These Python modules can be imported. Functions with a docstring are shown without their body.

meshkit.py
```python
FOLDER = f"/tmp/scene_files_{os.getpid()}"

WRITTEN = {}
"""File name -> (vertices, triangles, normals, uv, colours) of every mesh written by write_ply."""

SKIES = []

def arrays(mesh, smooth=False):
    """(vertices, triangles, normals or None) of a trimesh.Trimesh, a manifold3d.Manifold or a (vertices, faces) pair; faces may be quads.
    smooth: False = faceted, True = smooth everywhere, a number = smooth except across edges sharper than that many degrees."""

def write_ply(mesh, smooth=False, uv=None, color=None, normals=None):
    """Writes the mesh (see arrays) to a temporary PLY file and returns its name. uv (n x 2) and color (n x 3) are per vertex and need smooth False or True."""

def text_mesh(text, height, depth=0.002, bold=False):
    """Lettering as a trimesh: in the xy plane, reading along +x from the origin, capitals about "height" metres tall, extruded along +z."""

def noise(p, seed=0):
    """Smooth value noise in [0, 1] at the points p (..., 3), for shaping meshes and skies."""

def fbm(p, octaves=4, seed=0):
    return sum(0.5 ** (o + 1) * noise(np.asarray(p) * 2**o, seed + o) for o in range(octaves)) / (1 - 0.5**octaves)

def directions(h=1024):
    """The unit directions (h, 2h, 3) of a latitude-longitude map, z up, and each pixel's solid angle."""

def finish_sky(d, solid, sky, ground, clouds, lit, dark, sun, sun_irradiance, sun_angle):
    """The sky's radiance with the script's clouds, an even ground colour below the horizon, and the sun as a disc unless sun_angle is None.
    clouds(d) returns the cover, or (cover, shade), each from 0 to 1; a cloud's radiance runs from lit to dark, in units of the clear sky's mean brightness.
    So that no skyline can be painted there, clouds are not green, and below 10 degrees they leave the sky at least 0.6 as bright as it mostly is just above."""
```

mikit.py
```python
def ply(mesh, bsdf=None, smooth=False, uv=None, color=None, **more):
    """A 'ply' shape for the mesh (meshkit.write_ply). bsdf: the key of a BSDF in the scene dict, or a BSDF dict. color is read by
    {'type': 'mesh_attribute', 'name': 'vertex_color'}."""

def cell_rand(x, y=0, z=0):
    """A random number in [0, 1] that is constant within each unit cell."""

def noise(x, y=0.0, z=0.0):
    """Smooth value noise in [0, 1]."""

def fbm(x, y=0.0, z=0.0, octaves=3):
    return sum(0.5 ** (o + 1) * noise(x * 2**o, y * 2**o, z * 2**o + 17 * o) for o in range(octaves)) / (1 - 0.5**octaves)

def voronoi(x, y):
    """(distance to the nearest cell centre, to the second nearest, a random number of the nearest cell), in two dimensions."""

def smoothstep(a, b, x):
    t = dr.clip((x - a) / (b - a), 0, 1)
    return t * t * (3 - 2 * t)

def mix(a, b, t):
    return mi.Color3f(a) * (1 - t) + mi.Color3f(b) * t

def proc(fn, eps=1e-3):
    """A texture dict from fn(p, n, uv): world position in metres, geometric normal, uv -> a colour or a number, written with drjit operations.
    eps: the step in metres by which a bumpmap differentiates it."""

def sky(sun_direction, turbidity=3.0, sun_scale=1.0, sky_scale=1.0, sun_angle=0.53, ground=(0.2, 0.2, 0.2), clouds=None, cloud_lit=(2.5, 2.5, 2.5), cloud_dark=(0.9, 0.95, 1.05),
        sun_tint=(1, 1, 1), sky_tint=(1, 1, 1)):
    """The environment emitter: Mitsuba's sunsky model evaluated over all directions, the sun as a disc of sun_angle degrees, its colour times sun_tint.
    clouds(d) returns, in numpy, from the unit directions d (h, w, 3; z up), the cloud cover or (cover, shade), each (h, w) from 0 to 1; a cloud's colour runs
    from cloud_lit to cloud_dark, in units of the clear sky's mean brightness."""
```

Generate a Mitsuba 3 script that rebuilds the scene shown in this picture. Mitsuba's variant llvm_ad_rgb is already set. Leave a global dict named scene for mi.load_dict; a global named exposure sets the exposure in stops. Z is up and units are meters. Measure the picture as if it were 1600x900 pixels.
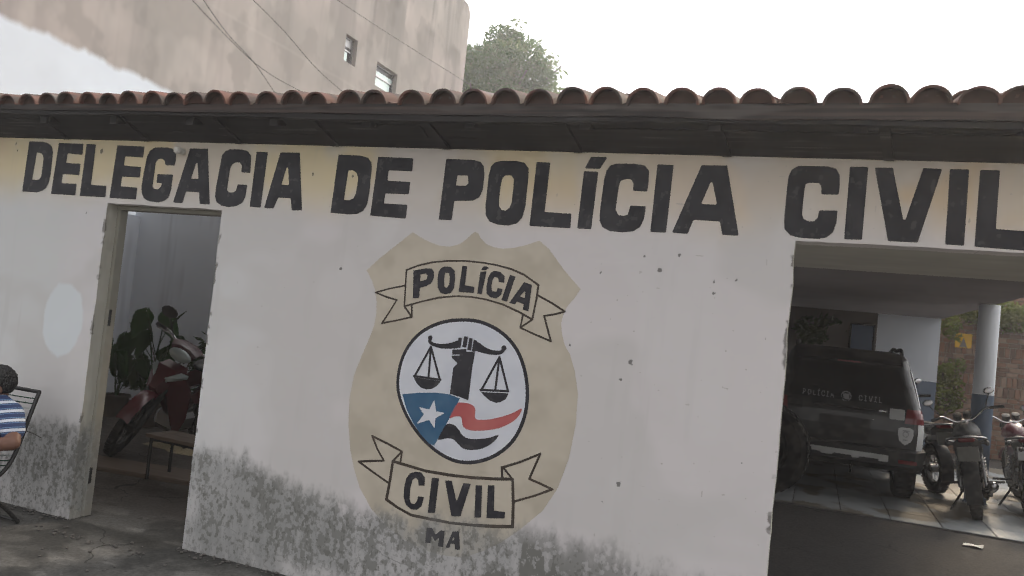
import math, random, json
import numpy as np, trimesh, mitsuba as mi, drjit as dr, mikit, meshkit, manifold3d as m3
from shapely.geometry import Polygon, LineString, Point, box as sbox
from shapely.ops import unary_union
from shapely import affinity
from mikit import noise, fbm, voronoi, smoothstep, mix, cell_rand, proc

T = mi.ScalarTransform4f
scene, labels = {}, {}
random.seed(7); rng = np.random.default_rng(7)

# ---------------------------------------------------------------- camera, sky, exposure
YAW, PITCH, ROLL, FOCAL = math.radians(21.3717), math.radians(2.3801), math.radians(-5.8473), 1231.756
CAM = np.array([4.475, -3.895, 1.590])
_f = np.array([-math.sin(YAW) * math.cos(PITCH), math.cos(YAW) * math.cos(PITCH), math.sin(PITCH)])
_r = np.array([math.cos(YAW), math.sin(YAW), 0.0])
_up = np.cross(_r, _f)
_up = math.sin(ROLL) * _r + math.cos(ROLL) * _up
scene['camera'] = {'type': 'perspective', 'fov': 2 * math.degrees(math.atan(800 / FOCAL)), 'fov_axis': 'x', 'near_clip': 0.05, 'far_clip': 900.0, 'medium': {'type': 'ref', 'id': 'glare_veil_air'},
                   'to_world': T().look_at(origin=CAM.tolist(), target=(CAM + _f).tolist(), up=_up.tolist())}
SUN = np.array([0.24, 0.78, 0.58]); SUN /= np.linalg.norm(SUN)


def clouds(d):
    near = np.clip(d @ SUN, -1, 1)
    n = meshkit.fbm(d * 2.2, 3, 3)
    shade = 1 - np.clip((near + 0.10) / 1.1, 0, 1) ** 2.3
    return 0.88 + 0.0 * n, np.clip(shade + 0.25 * (n - 0.5), 0, 1)


scene['sky'] = mikit.sky(SUN.tolist(), turbidity=4, sun_scale=0.35, sun_angle=12, clouds=clouds, cloud_lit=(8.9, 8.8, 8.8), cloud_dark=(2.20, 2.14, 2.12), sky_tint=(1.0, 0.97, 0.93))
exposure = 2.22

DATA = json.loads('''{"letters":[["D",[[-0.817,2.508],[-0.681,2.506],[-0.624,2.495],[-0.589,2.475],[-0.57,2.435],[-0.565,2.277],[-0.574,2.215],[-0.592,2.181],[-0.623,2.16],[-0.672,2.147],[-0.824,2.147]],[[-0.727,2.429],[-0.69,2.426],[-0.664,2.411],[-0.653,2.377],[-0.654,2.264],[-0.665,2.241],[-0.696,2.234],[-0.739,2.236]]],["E",[[-0.523,2.5],[-0.29,2.496],[-0.286,2.42],[-0.426,2.427],[-0.43,2.362],[-0.293,2.357],[-0.292,2.279],[-0.447,2.283],[-0.451,2.219],[-0.307,2.218],[-0.304,2.139],[-0.538,2.141]]],["L",[[-0.26,2.496],[-0.172,2.494],[-0.172,2.217],[-0.03,2.213],[-0.027,2.137],[-0.263,2.137]]],["E",[[0.023,2.491],[0.264,2.485],[0.262,2.412],[0.106,2.417],[0.102,2.355],[0.255,2.348],[0.255,2.279],[0.1,2.28],[0.097,2.215],[0.245,2.211],[0.244,2.132],[0.01,2.134]]],["G",[[0.361,2.482],[0.463,2.482],[0.512,2.473],[0.54,2.449],[0.543,2.402],[0.539,2.365],[0.461,2.367],[0.45,2.395],[0.427,2.407],[0.394,2.404],[0.377,2.383],[0.375,2.261],[0.375,2.219],[0.395,2.207],[0.425,2.207],[0.443,2.221],[0.452,2.248],[0.405,2.248],[0.402,2.306],[0.535,2.306],[0.533,2.203],[0.521,2.156],[0.491,2.134],[0.438,2.121],[0.37,2.124],[0.319,2.138],[0.29,2.174],[0.279,2.216],[0.287,2.344],[0.295,2.418],[0.316,2.461]]],["A",[[0.65,2.479],[0.794,2.479],[0.862,2.125],[0.782,2.125],[0.765,2.199],[0.66,2.2],[0.639,2.124],[0.563,2.126]],[[0.72,2.406],[0.748,2.283],[0.687,2.284]]],["C",[[0.972,2.479],[1.059,2.479],[1.11,2.469],[1.141,2.44],[1.148,2.333],[1.08,2.336],[1.077,2.378],[1.059,2.396],[1.027,2.397],[1.001,2.383],[0.99,2.356],[0.984,2.224],[0.999,2.208],[1.03,2.206],[1.054,2.217],[1.062,2.259],[1.137,2.258],[1.132,2.184],[1.114,2.144],[1.073,2.124],[1.013,2.114],[0.955,2.122],[0.914,2.141],[0.897,2.175],[0.895,2.226],[0.909,2.389],[0.914,2.441],[0.936,2.466]]],["I",[[1.178,2.467],[1.263,2.465],[1.257,2.122],[1.174,2.124]]],["A",[[1.358,2.466],[1.499,2.466],[1.561,2.119],[1.489,2.115],[1.47,2.188],[1.379,2.189],[1.353,2.121],[1.283,2.121]],[[1.421,2.396],[1.448,2.267],[1.391,2.268]]],["D",[[1.774,2.459],[1.921,2.457],[1.976,2.446],[2.003,2.419],[2.011,2.386],[2.012,2.246],[2.006,2.171],[1.984,2.133],[1.943,2.114],[1.889,2.11],[1.764,2.113]],[[1.854,2.368],[1.883,2.369],[1.912,2.355],[1.928,2.318],[1.922,2.233],[1.91,2.205],[1.884,2.192],[1.846,2.193]]],["E",[[2.045,2.452],[2.274,2.448],[2.277,2.373],[2.124,2.375],[2.123,2.315],[2.272,2.312],[2.27,2.242],[2.119,2.241],[2.116,2.183],[2.269,2.182],[2.268,2.103],[2.035,2.109]]],["P",[[2.482,2.449],[2.649,2.446],[2.693,2.437],[2.715,2.412],[2.724,2.36],[2.723,2.28],[2.706,2.24],[2.67,2.221],[2.559,2.215],[2.555,2.108],[2.476,2.107]],[[2.562,2.358],[2.625,2.359],[2.633,2.317],[2.622,2.302],[2.559,2.301]]],["O",[[2.811,2.444],[2.904,2.446],[2.951,2.437],[2.977,2.406],[2.98,2.358],[2.98,2.203],[2.969,2.143],[2.945,2.111],[2.896,2.096],[2.831,2.097],[2.782,2.112],[2.756,2.146],[2.749,2.193],[2.749,2.36],[2.758,2.413],[2.779,2.436]],[[2.847,2.366],[2.88,2.367],[2.898,2.347],[2.901,2.304],[2.899,2.221],[2.89,2.191],[2.869,2.175],[2.845,2.178],[2.829,2.197],[2.825,2.232],[2.826,2.31],[2.831,2.35]]],["L",[[3.018,2.443],[3.095,2.441],[3.091,2.178],[3.239,2.175],[3.241,2.099],[3.014,2.1]]],["I",[[3.284,2.401],[3.361,2.399],[3.353,2.1],[3.278,2.1]]],["accent",[[3.315,2.477],[3.402,2.476],[3.368,2.414],[3.286,2.415]]],["C",[[3.449,2.444],[3.549,2.445],[3.599,2.438],[3.624,2.41],[3.627,2.353],[3.624,2.305],[3.552,2.307],[3.55,2.346],[3.536,2.365],[3.511,2.366],[3.483,2.356],[3.476,2.323],[3.471,2.208],[3.488,2.18],[3.517,2.177],[3.537,2.186],[3.545,2.231],[3.625,2.231],[3.621,2.166],[3.605,2.124],[3.574,2.102],[3.517,2.093],[3.45,2.096],[3.411,2.114],[3.393,2.146],[3.39,2.196],[3.395,2.354],[3.403,2.404],[3.421,2.433]]],["I",[[3.663,2.445],[3.744,2.443],[3.738,2.103],[3.659,2.103]]],["A",[[3.881,2.446],[4.003,2.447],[4.087,2.107],[4.01,2.108],[3.993,2.172],[3.866,2.174],[3.844,2.103],[3.767,2.105]],[[3.937,2.377],[3.972,2.253],[3.896,2.254]]],["C",[[4.329,2.453],[4.455,2.454],[4.494,2.444],[4.513,2.414],[4.516,2.366],[4.515,2.322],[4.44,2.322],[4.437,2.359],[4.427,2.374],[4.385,2.374],[4.368,2.368],[4.365,2.338],[4.363,2.224],[4.374,2.201],[4.4,2.192],[4.42,2.195],[4.434,2.213],[4.436,2.246],[4.516,2.248],[4.516,2.194],[4.504,2.145],[4.478,2.121],[4.441,2.113],[4.371,2.113],[4.321,2.122],[4.293,2.149],[4.287,2.183],[4.287,2.351],[4.29,2.404],[4.302,2.435]]],["I",[[4.553,2.454],[4.63,2.455],[4.629,2.119],[4.554,2.118]]],["V",[[4.657,2.454],[4.732,2.453],[4.796,2.201],[4.855,2.456],[4.93,2.453],[4.856,2.12],[4.737,2.12]]],["I",[[4.96,2.454],[5.035,2.454],[5.038,2.117],[4.965,2.118]]],["L",[[5.077,2.453],[5.152,2.453],[5.153,2.197],[5.311,2.191],[5.309,2.109],[5.078,2.115]]]],"field":[[2.051,1.793],[2.129,1.869],[2.232,1.954],[2.322,2.029],[2.373,2.003],[2.439,1.978],[2.504,1.962],[2.566,1.962],[2.617,1.978],[2.657,2.007],[2.688,2.041],[2.704,2.051],[2.722,2.045],[2.743,2.016],[2.78,1.987],[2.824,1.974],[2.875,1.969],[2.94,1.978],[3.004,1.996],[3.078,2.025],[3.135,1.985],[3.225,1.885],[3.328,1.788],[3.302,1.741],[3.268,1.697],[3.249,1.654],[3.242,1.608],[3.252,1.549],[3.274,1.492],[3.305,1.452],[3.34,1.368],[3.368,1.256],[3.373,1.104],[3.355,0.929],[3.312,0.769],[3.244,0.642],[3.132,0.525],[3.036,0.439],[2.936,0.374],[2.833,0.32],[2.701,0.307],[2.586,0.316],[2.466,0.347],[2.367,0.39],[2.248,0.472],[2.162,0.572],[2.112,0.669],[2.074,0.769],[2.043,0.914],[2.031,1.063],[2.045,1.194],[2.08,1.305],[2.12,1.418],[2.14,1.486],[2.145,1.552],[2.14,1.617],[2.119,1.69],[2.093,1.738]],"circle":[[2.671,1.576],[2.795,1.576],[2.922,1.532],[3.02,1.45],[3.081,1.337],[3.108,1.213],[3.103,1.095],[3.062,0.98],[2.992,0.896],[2.899,0.836],[2.791,0.805],[2.687,0.811],[2.576,0.855],[2.471,0.93],[2.382,1.032],[2.326,1.151],[2.324,1.277],[2.36,1.388],[2.436,1.483],[2.547,1.547]],"shapes":{"blue_field":[[[2.368,1.125],[2.466,1.145],[2.572,1.16],[2.656,1.161],[2.718,1.146],[2.687,1.074],[2.646,0.984],[2.595,0.875],[2.562,0.882],[2.504,0.925],[2.448,0.984],[2.402,1.049]]],"star":[[[2.568,1.12],[2.586,1.06],[2.639,1.058],[2.586,1.022],[2.588,0.966],[2.549,1.008],[2.476,0.976],[2.514,1.033],[2.479,1.069],[2.543,1.064]]],"red_ribbon":[[[2.703,1.116],[2.744,1.127],[2.785,1.125],[2.813,1.105],[2.819,1.055],[2.855,1.051],[2.914,1.064],[2.99,1.093],[3.037,1.117],[3.075,1.141],[3.067,1.108],[3.033,1.067],[2.977,1.031],[2.92,1.009],[2.851,0.993],[2.791,0.988],[2.753,1.004],[2.737,1.048],[2.701,1.048],[2.669,1.037]]],"black_ribbon":[[[2.65,0.994],[2.696,1.003],[2.729,0.982],[2.758,0.953],[2.796,0.943],[2.846,0.948],[2.905,0.963],[2.962,0.986],[2.928,0.937],[2.872,0.901],[2.812,0.885],[2.766,0.887],[2.733,0.907],[2.705,0.925],[2.668,0.926],[2.614,0.913]]],"arm":[[[2.644,1.404],[2.649,1.403],[2.726,1.415],[2.726,1.401],[2.779,1.403],[2.772,1.329],[2.768,1.143],[2.72,1.154],[2.656,1.164],[2.66,1.306],[2.683,1.333],[2.646,1.357]]],"finger":[[[2.673,1.471],[2.694,1.471],[2.691,1.417],[2.671,1.417]],[[2.705,1.482],[2.729,1.481],[2.725,1.422],[2.701,1.423]],[[2.737,1.476],[2.757,1.475],[2.755,1.41],[2.732,1.411]],[[2.764,1.469],[2.784,1.466],[2.781,1.405],[2.759,1.405]]],"pan":[[[2.427,1.226],[2.594,1.225],[2.573,1.196],[2.543,1.176],[2.512,1.17],[2.479,1.175],[2.449,1.195]],[[2.836,1.197],[2.995,1.21],[2.981,1.178],[2.953,1.158],[2.929,1.151],[2.893,1.158],[2.861,1.177]]]},"strokes":{"beam":[[[[2.503,1.453],[2.502,1.434],[2.525,1.419],[2.574,1.414],[2.631,1.422],[2.669,1.434]],[0.0265,0.0187,0.0187,0.0232,0.032,0.0397]],[[[2.789,1.434],[2.828,1.421],[2.875,1.413],[2.915,1.415],[2.938,1.43],[2.942,1.443]],[0.0485,0.0342,0.0254,0.021,0.0187,0.0287]]],"chain":[[[[2.513,1.404],[2.432,1.232]],[0.0121,0.0121]],[[[2.513,1.404],[2.518,1.234]],[0.0121,0.0121]],[[[2.513,1.404],[2.587,1.233]],[0.0121,0.0121]],[[[2.428,1.233],[2.591,1.232]],[0.0121,0.0121]],[[[2.922,1.393],[2.837,1.206]],[0.0121,0.0121]],[[[2.922,1.393],[2.917,1.216]],[0.0121,0.0121]],[[[2.922,1.393],[2.989,1.223]],[0.0121,0.0121]],[[[2.833,1.208],[2.992,1.221]],[0.0121,0.0121]]],"upper_banner":[[[[2.309,1.814],[2.383,1.845],[2.47,1.869],[2.558,1.882],[2.662,1.889],[2.766,1.887],[2.851,1.879],[2.936,1.864],[3.013,1.839],[3.098,1.791],[3.095,1.716],[3.083,1.608],[3.01,1.639],[2.908,1.673],[2.805,1.691],[2.719,1.697],[2.633,1.694],[2.529,1.677],[2.425,1.646],[2.32,1.61],[2.313,1.73],[2.309,1.814]],[0.0091,0.0091,0.0091,0.0091,0.0091,0.0091,0.0091,0.0091,0.0091,0.0091,0.0091,0.0091,0.0091,0.0091,0.0091,0.0091,0.0091,0.0091,0.0091,0.0091,0.0091,0.0091]],[[[2.306,1.725],[2.216,1.702],[2.126,1.672],[2.204,1.652],[2.268,1.641],[2.228,1.568],[2.189,1.503],[2.284,1.528],[2.374,1.555],[2.32,1.61]],[0.0091,0.0091,0.0091,0.0091,0.0091,0.0091,0.0091,0.0091,0.0091,0.0091]],[[[2.374,1.555],[2.366,1.621]],[0.0091,0.0091]],[[[3.101,1.737],[3.181,1.704],[3.256,1.666],[3.21,1.649],[3.147,1.633],[3.171,1.571],[3.197,1.506],[3.111,1.531],[3.021,1.559],[3.083,1.608]],[0.0091,0.0091,0.0091,0.0091,0.0091,0.0091,0.0091,0.0091,0.0091,0.0091]],[[[3.021,1.559],[3.029,1.63]],[0.0091,0.0091]]],"lower_banner":[[[[2.353,0.752],[2.449,0.743],[2.561,0.732],[2.706,0.734],[2.837,0.742],[2.964,0.757],[3.064,0.772],[3.081,0.651],[3.09,0.532],[2.992,0.514],[2.865,0.497],[2.735,0.485],[2.609,0.483],[2.5,0.483],[2.413,0.508],[2.338,0.539],[2.348,0.652],[2.353,0.752]],[0.0142,0.0142,0.0142,0.0142,0.0142,0.0142,0.0142,0.0142,0.0142,0.0142,0.0142,0.0142,0.0142,0.0142,0.0142,0.0142,0.0142,0.0142]],[[[2.341,0.63],[2.24,0.671],[2.137,0.716],[2.213,0.731],[2.296,0.746],[2.248,0.802],[2.206,0.869],[2.305,0.843],[2.403,0.813],[2.352,0.753]],[0.0104,0.0104,0.0104,0.0104,0.0104,0.0104,0.0104,0.0104,0.0104,0.0104]],[[[2.403,0.813],[2.4,0.753]],[0.0104,0.0104]],[[[3.064,0.772],[3.004,0.824],[3.096,0.866],[3.201,0.925],[3.179,0.86],[3.155,0.789],[3.221,0.774],[3.283,0.757],[3.195,0.71],[3.089,0.662]],[0.0104,0.0104,0.0104,0.0104,0.0104,0.0104,0.0104,0.0104,0.0104,0.0104]],[[[2.998,0.823],[3.006,0.768]],[0.0104,0.0104]]]},"small":[["P",[[2.353,1.814],[2.43,1.832],[2.466,1.832],[2.481,1.816],[2.485,1.784],[2.475,1.755],[2.446,1.734],[2.405,1.721],[2.407,1.665],[2.369,1.659]],[[2.4,1.795],[2.433,1.803],[2.444,1.793],[2.442,1.771],[2.403,1.757]]],["O",[[2.544,1.85],[2.579,1.851],[2.606,1.833],[2.614,1.794],[2.614,1.738],[2.6,1.709],[2.566,1.698],[2.535,1.704],[2.515,1.73],[2.508,1.778],[2.51,1.818],[2.523,1.84]],[[2.552,1.817],[2.575,1.815],[2.582,1.791],[2.582,1.751],[2.568,1.733],[2.554,1.741],[2.548,1.781]]],["L",[[2.65,1.862],[2.679,1.86],[2.677,1.757],[2.734,1.752],[2.734,1.719],[2.643,1.718]]],["I",[[2.76,1.836],[2.796,1.843],[2.781,1.716],[2.755,1.718]]],["accent",[[2.776,1.869],[2.811,1.863],[2.787,1.846],[2.762,1.846]]],["C",[[2.842,1.848],[2.876,1.844],[2.903,1.823],[2.905,1.788],[2.874,1.79],[2.867,1.811],[2.846,1.815],[2.835,1.795],[2.833,1.756],[2.842,1.737],[2.867,1.737],[2.869,1.758],[2.899,1.753],[2.894,1.722],[2.867,1.7],[2.833,1.705],[2.81,1.722],[2.804,1.761],[2.809,1.808],[2.822,1.837]]],["I",[[2.933,1.833],[2.965,1.826],[2.931,1.689],[2.899,1.695]]],["A",[[3.017,1.801],[3.062,1.789],[3.058,1.649],[3.025,1.655],[3.028,1.683],[2.988,1.695],[2.977,1.679],[2.945,1.684]],[[3.028,1.756],[3.031,1.716],[3.001,1.723]]],["C",[[2.499,0.718],[2.535,0.72],[2.559,0.696],[2.562,0.652],[2.526,0.649],[2.52,0.677],[2.503,0.686],[2.486,0.671],[2.478,0.625],[2.48,0.569],[2.492,0.546],[2.515,0.546],[2.527,0.565],[2.53,0.59],[2.566,0.592],[2.557,0.542],[2.532,0.517],[2.496,0.513],[2.461,0.533],[2.443,0.57],[2.44,0.627],[2.448,0.677],[2.468,0.705]]],["I",[[2.601,0.703],[2.644,0.706],[2.641,0.521],[2.599,0.513]]],["V",[[2.681,0.701],[2.72,0.706],[2.761,0.602],[2.789,0.706],[2.832,0.709],[2.791,0.529],[2.739,0.521]]],["I",[[2.861,0.707],[2.897,0.711],[2.91,0.545],[2.873,0.538]]],["L",[[2.93,0.718],[2.967,0.723],[2.978,0.594],[3.041,0.598],[3.041,0.565],[2.941,0.548]]],["M",[[2.602,0.434],[2.633,0.439],[2.659,0.408],[2.687,0.436],[2.709,0.438],[2.71,0.351],[2.679,0.35],[2.681,0.397],[2.659,0.373],[2.636,0.4],[2.633,0.357],[2.602,0.354]]],["A",[[2.756,0.443],[2.793,0.45],[2.809,0.357],[2.781,0.353],[2.775,0.38],[2.752,0.379],[2.747,0.354],[2.725,0.352]],[[2.767,0.42],[2.771,0.399],[2.756,0.397]]]],"tiles":[-0.639,-0.451,-0.269,-0.096,0.094,0.274,0.434,0.625,0.792,0.954,1.112,1.28,1.471,1.656,1.81,2.021,2.174,2.404,2.588,2.763,2.939,3.116,3.285,3.454,3.63,3.812,3.979,4.144,4.318,4.495,4.677,4.835,5.009,5.154],"spots":[[3.722,1.912,0.0126],[3.622,1.446,0.0126],[3.622,0.839,0.0126],[1.878,1.794,0.0108],[3.815,1.992,0.0072],[3.641,1.981,0.0054],[3.992,1.876,0.0072],[4.096,1.893,0.0072],[3.426,1.881,0.0054],[3.582,1.351,0.0072],[-0.114,2.45,0.0144],[1.609,2.336,0.0072],[1.886,2.336,0.0072],[-0.184,2.023,0.0054],[3.995,1.817,0.0054],[3.299,1.494,0.0054],[4.197,1.036,0.0054],[3.547,0.741,0.0072],[-0.951,2.487,0.009],[-0.929,2.441,0.0072]]}''')

# ---------------------------------------------------------------- helpers


def tag(key, label, cat=None, group=None, kind=None):
    d = labels.setdefault(key, {})
    if label: d['label'] = label
    if cat: d['category'] = cat
    if group: d['group'] = group
    if kind: d['kind'] = kind


def numbered(key):
    if key not in scene: return key
    i = 1
    while f'{key}_{i:03d}' in scene: i += 1
    return f'{key}_{i:03d}'


def add(key, mesh, mat, smooth=False, xf=None, label=None, kind=None, **more):
    key = numbered(key)
    if isinstance(mesh, list): mesh = trimesh.util.concatenate(mesh)
    if xf is not None:
        mesh = mesh.copy(); mesh.apply_transform(xf)
    scene[key] = mikit.ply(mesh, mat, smooth=smooth, **more)
    if label or kind: tag(key, label, kind=kind)
    return key


def mat4(loc=(0, 0, 0), rz=0.0, s=1.0):
    c, n = math.cos(rz), math.sin(rz)
    return np.array([[c * s, -n * s, 0, loc[0]], [n * s, c * s, 0, loc[1]], [0, 0, s, loc[2]], [0, 0, 0, 1.0]])


def bx(x0, x1, y0, y1, z0, z1):
    m = trimesh.creation.box((x1 - x0, y1 - y0, z1 - z0)); m.apply_translation(((x0 + x1) / 2, (y0 + y1) / 2, (z0 + z1) / 2)); return m


def rbx(x0, x1, y0, y1, z0, z1, r=0.01):
    """box with bevelled edges"""
    r = min(r, (x1 - x0) / 2.2, (y1 - y0) / 2.2, (z1 - z0) / 2.2)
    pts = []
    for sx, x in ((1, x0), (-1, x1)):
        for sy, y in ((1, y0), (-1, y1)):
            for sz, z in ((1, z0), (-1, z1)):
                pts += [(x, y + sy * r, z + sz * r), (x + sx * r, y, z + sz * r), (x + sx * r, y + sy * r, z)]
    return trimesh.convex.convex_hull(np.array(pts))


def hull(pts): return trimesh.convex.convex_hull(np.array(pts, float))


def frames(p):
    p = np.asarray(p, float); t = np.gradient(p, axis=0); t /= np.linalg.norm(t, axis=1, keepdims=True) + 1e-12
    a = np.zeros_like(t); ref = np.array([0, 0, 1.0]) if abs(t[0, 2]) < .9 else np.array([1.0, 0, 0])
    v = np.cross(t[0], ref); v /= np.linalg.norm(v)
    for i in range(len(p)):
        v = v - t[i] * (v @ t[i]); v /= np.linalg.norm(v) + 1e-12; a[i] = v
    return t, a, np.cross(t, a)


def tube(p, r, n=10, cap=True, flat=1.0):
    p = np.asarray(p, float); t, a, b = frames(p); r = np.broadcast_to(np.asarray(r, float), (len(p),))
    ang = np.arange(n) * 2 * np.pi / n
    v = (p[:, None] + r[:, None, None] * (np.cos(ang)[None, :, None] * a[:, None] + flat * np.sin(ang)[None, :, None] * b[:, None])).reshape(-1, 3)
    i, j = np.meshgrid(np.arange(len(p) - 1), np.arange(n), indexing='ij')
    q = np.stack([i * n + j, i * n + (j + 1) % n, (i + 1) * n + (j + 1) % n, (i + 1) * n + j], -1).reshape(-1, 4)
    f = np.vstack([q[:, [0, 1, 2]], q[:, [0, 2, 3]]])
    if cap:
        k = len(v); v = np.vstack([v, p[:1], p[-1:]]); j = np.arange(n); m = (len(p) - 1) * n
        f = np.vstack([f, np.stack([(j + 1) % n, j, j * 0 + k], 1), np.stack([m + j, m + (j + 1) % n, j * 0 + k + 1], 1)])
    return trimesh.Trimesh(v, f, process=False)


def curve(p, n=16):
    from scipy.interpolate import CubicSpline
    p = np.asarray(p, float); d = np.r_[0, np.cumsum(np.linalg.norm(np.diff(p, axis=0), axis=1))]
    return CubicSpline(d, p)(np.linspace(0, d[-1], n))


def lathe(profile, axis='z', n=28):
    """profile: list of (radius, height)"""
    m = trimesh.creation.revolve(np.array(profile, float), sections=n)
    if axis == 'y': m.apply_transform(trimesh.transformations.rotation_matrix(-math.pi / 2, [1, 0, 0]))
    if axis == 'x': m.apply_transform(trimesh.transformations.rotation_matrix(math.pi / 2, [0, 1, 0]))
    return m


def grid(us, vs, fn):
    U, V = np.meshgrid(us, vs, indexing='ij'); P = fn(U, V).reshape(-1, 3); n, m = len(us), len(vs)
    i, j = np.meshgrid(np.arange(n - 1), np.arange(m - 1), indexing='ij')
    q = np.stack([i * m + j, (i + 1) * m + j, (i + 1) * m + j + 1, i * m + j + 1], -1).reshape(-1, 4)
    return trimesh.Trimesh(P, np.vstack([q[:, [0, 1, 2]], q[:, [0, 2, 3]]]), process=False)


def polys(g): return [p for p in getattr(g, 'geoms', [g]) if isinstance(p, Polygon) and p.area > 1e-7]


def sheet(shape, y, t=0.0):
    """flat paint: a shapely shape in wall coordinates (x, z) laid at depth y, facing -y"""
    out = []
    for p in polys(shape):
        v, f = trimesh.creation.triangulate_polygon(p, engine='earcut')
        v3 = np.stack([v[:, 0], np.full(len(v), y), v[:, 1]], 1)
        n = np.cross(v3[f[:, 1]] - v3[f[:, 0]], v3[f[:, 2]] - v3[f[:, 0]])
        f = np.where((n[:, 1] > 0)[:, None], f[:, ::-1], f)
        out.append(trimesh.Trimesh(v3, f, process=False))
    return trimesh.util.concatenate(out)


def slab(shape, y0, y1):
    """a shapely shape in (x, z) extruded from y0 to y1"""
    out = []
    for p in polys(shape):
        m = trimesh.creation.extrude_polygon(p, y1 - y0, engine='earcut')
        m.apply_transform(np.array([[1, 0, 0, 0], [0, 0, -1, y1], [0, 1, 0, 0], [0, 0, 0, 1.0]])); out.append(m)
    return trimesh.util.concatenate(out)


def soft(ring, r=0.006, holes=()):
    g = Polygon(ring, holes).buffer(0)
    return g.buffer(r, join_style=1).buffer(-2 * r, join_style=1).buffer(r, join_style=1)


def smooth_ring(ring, sub=6):
    """Catmull-Rom through a closed ring"""
    p = np.array(ring, float); n = len(p); out = []
    for i in range(n):
        a, b, c, d = p[i - 1], p[i], p[(i + 1) % n], p[(i + 2) % n]
        for t in np.arange(sub) / sub:
            out.append(0.5 * ((2 * b) + (c - a) * t + (2 * a - 5 * b + 4 * c - d) * t * t + (3 * b - a - 3 * c + d) * t ** 3))
    return out


def stroke(p, w):
    out = []
    for (a, b), (u, v) in zip(zip(p[:-1], p[1:]), zip(w[:-1], w[1:])):
        out.append(unary_union([Point(a).buffer(u / 2, 8), Point(b).buffer(v / 2, 8)]).convex_hull)
    return unary_union(out)


# ---------------------------------------------------------------- materials
def col(c): return {'type': 'rgb', 'value': list(c)}


def mat(name, **kw):
    kw.setdefault('type', 'principled')
    scene[name] = {'type': 'twosided', 'bsdf': kw}
    return name


def pmat(name, fn, rough=0.85, spec=0.3, bump=None, bscale=0.004, eps=2e-3, **kw):
    b = {'type': 'principled', 'base_color': proc(fn), 'roughness': rough, 'specular': spec, **kw}
    if bump is not None: b = {'type': 'bumpmap', 'arbitrary': proc(bump, eps), 'scale': bscale, 'bsdf': b}
    scene[name] = {'type': 'twosided', 'bsdf': b}
    return name


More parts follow.
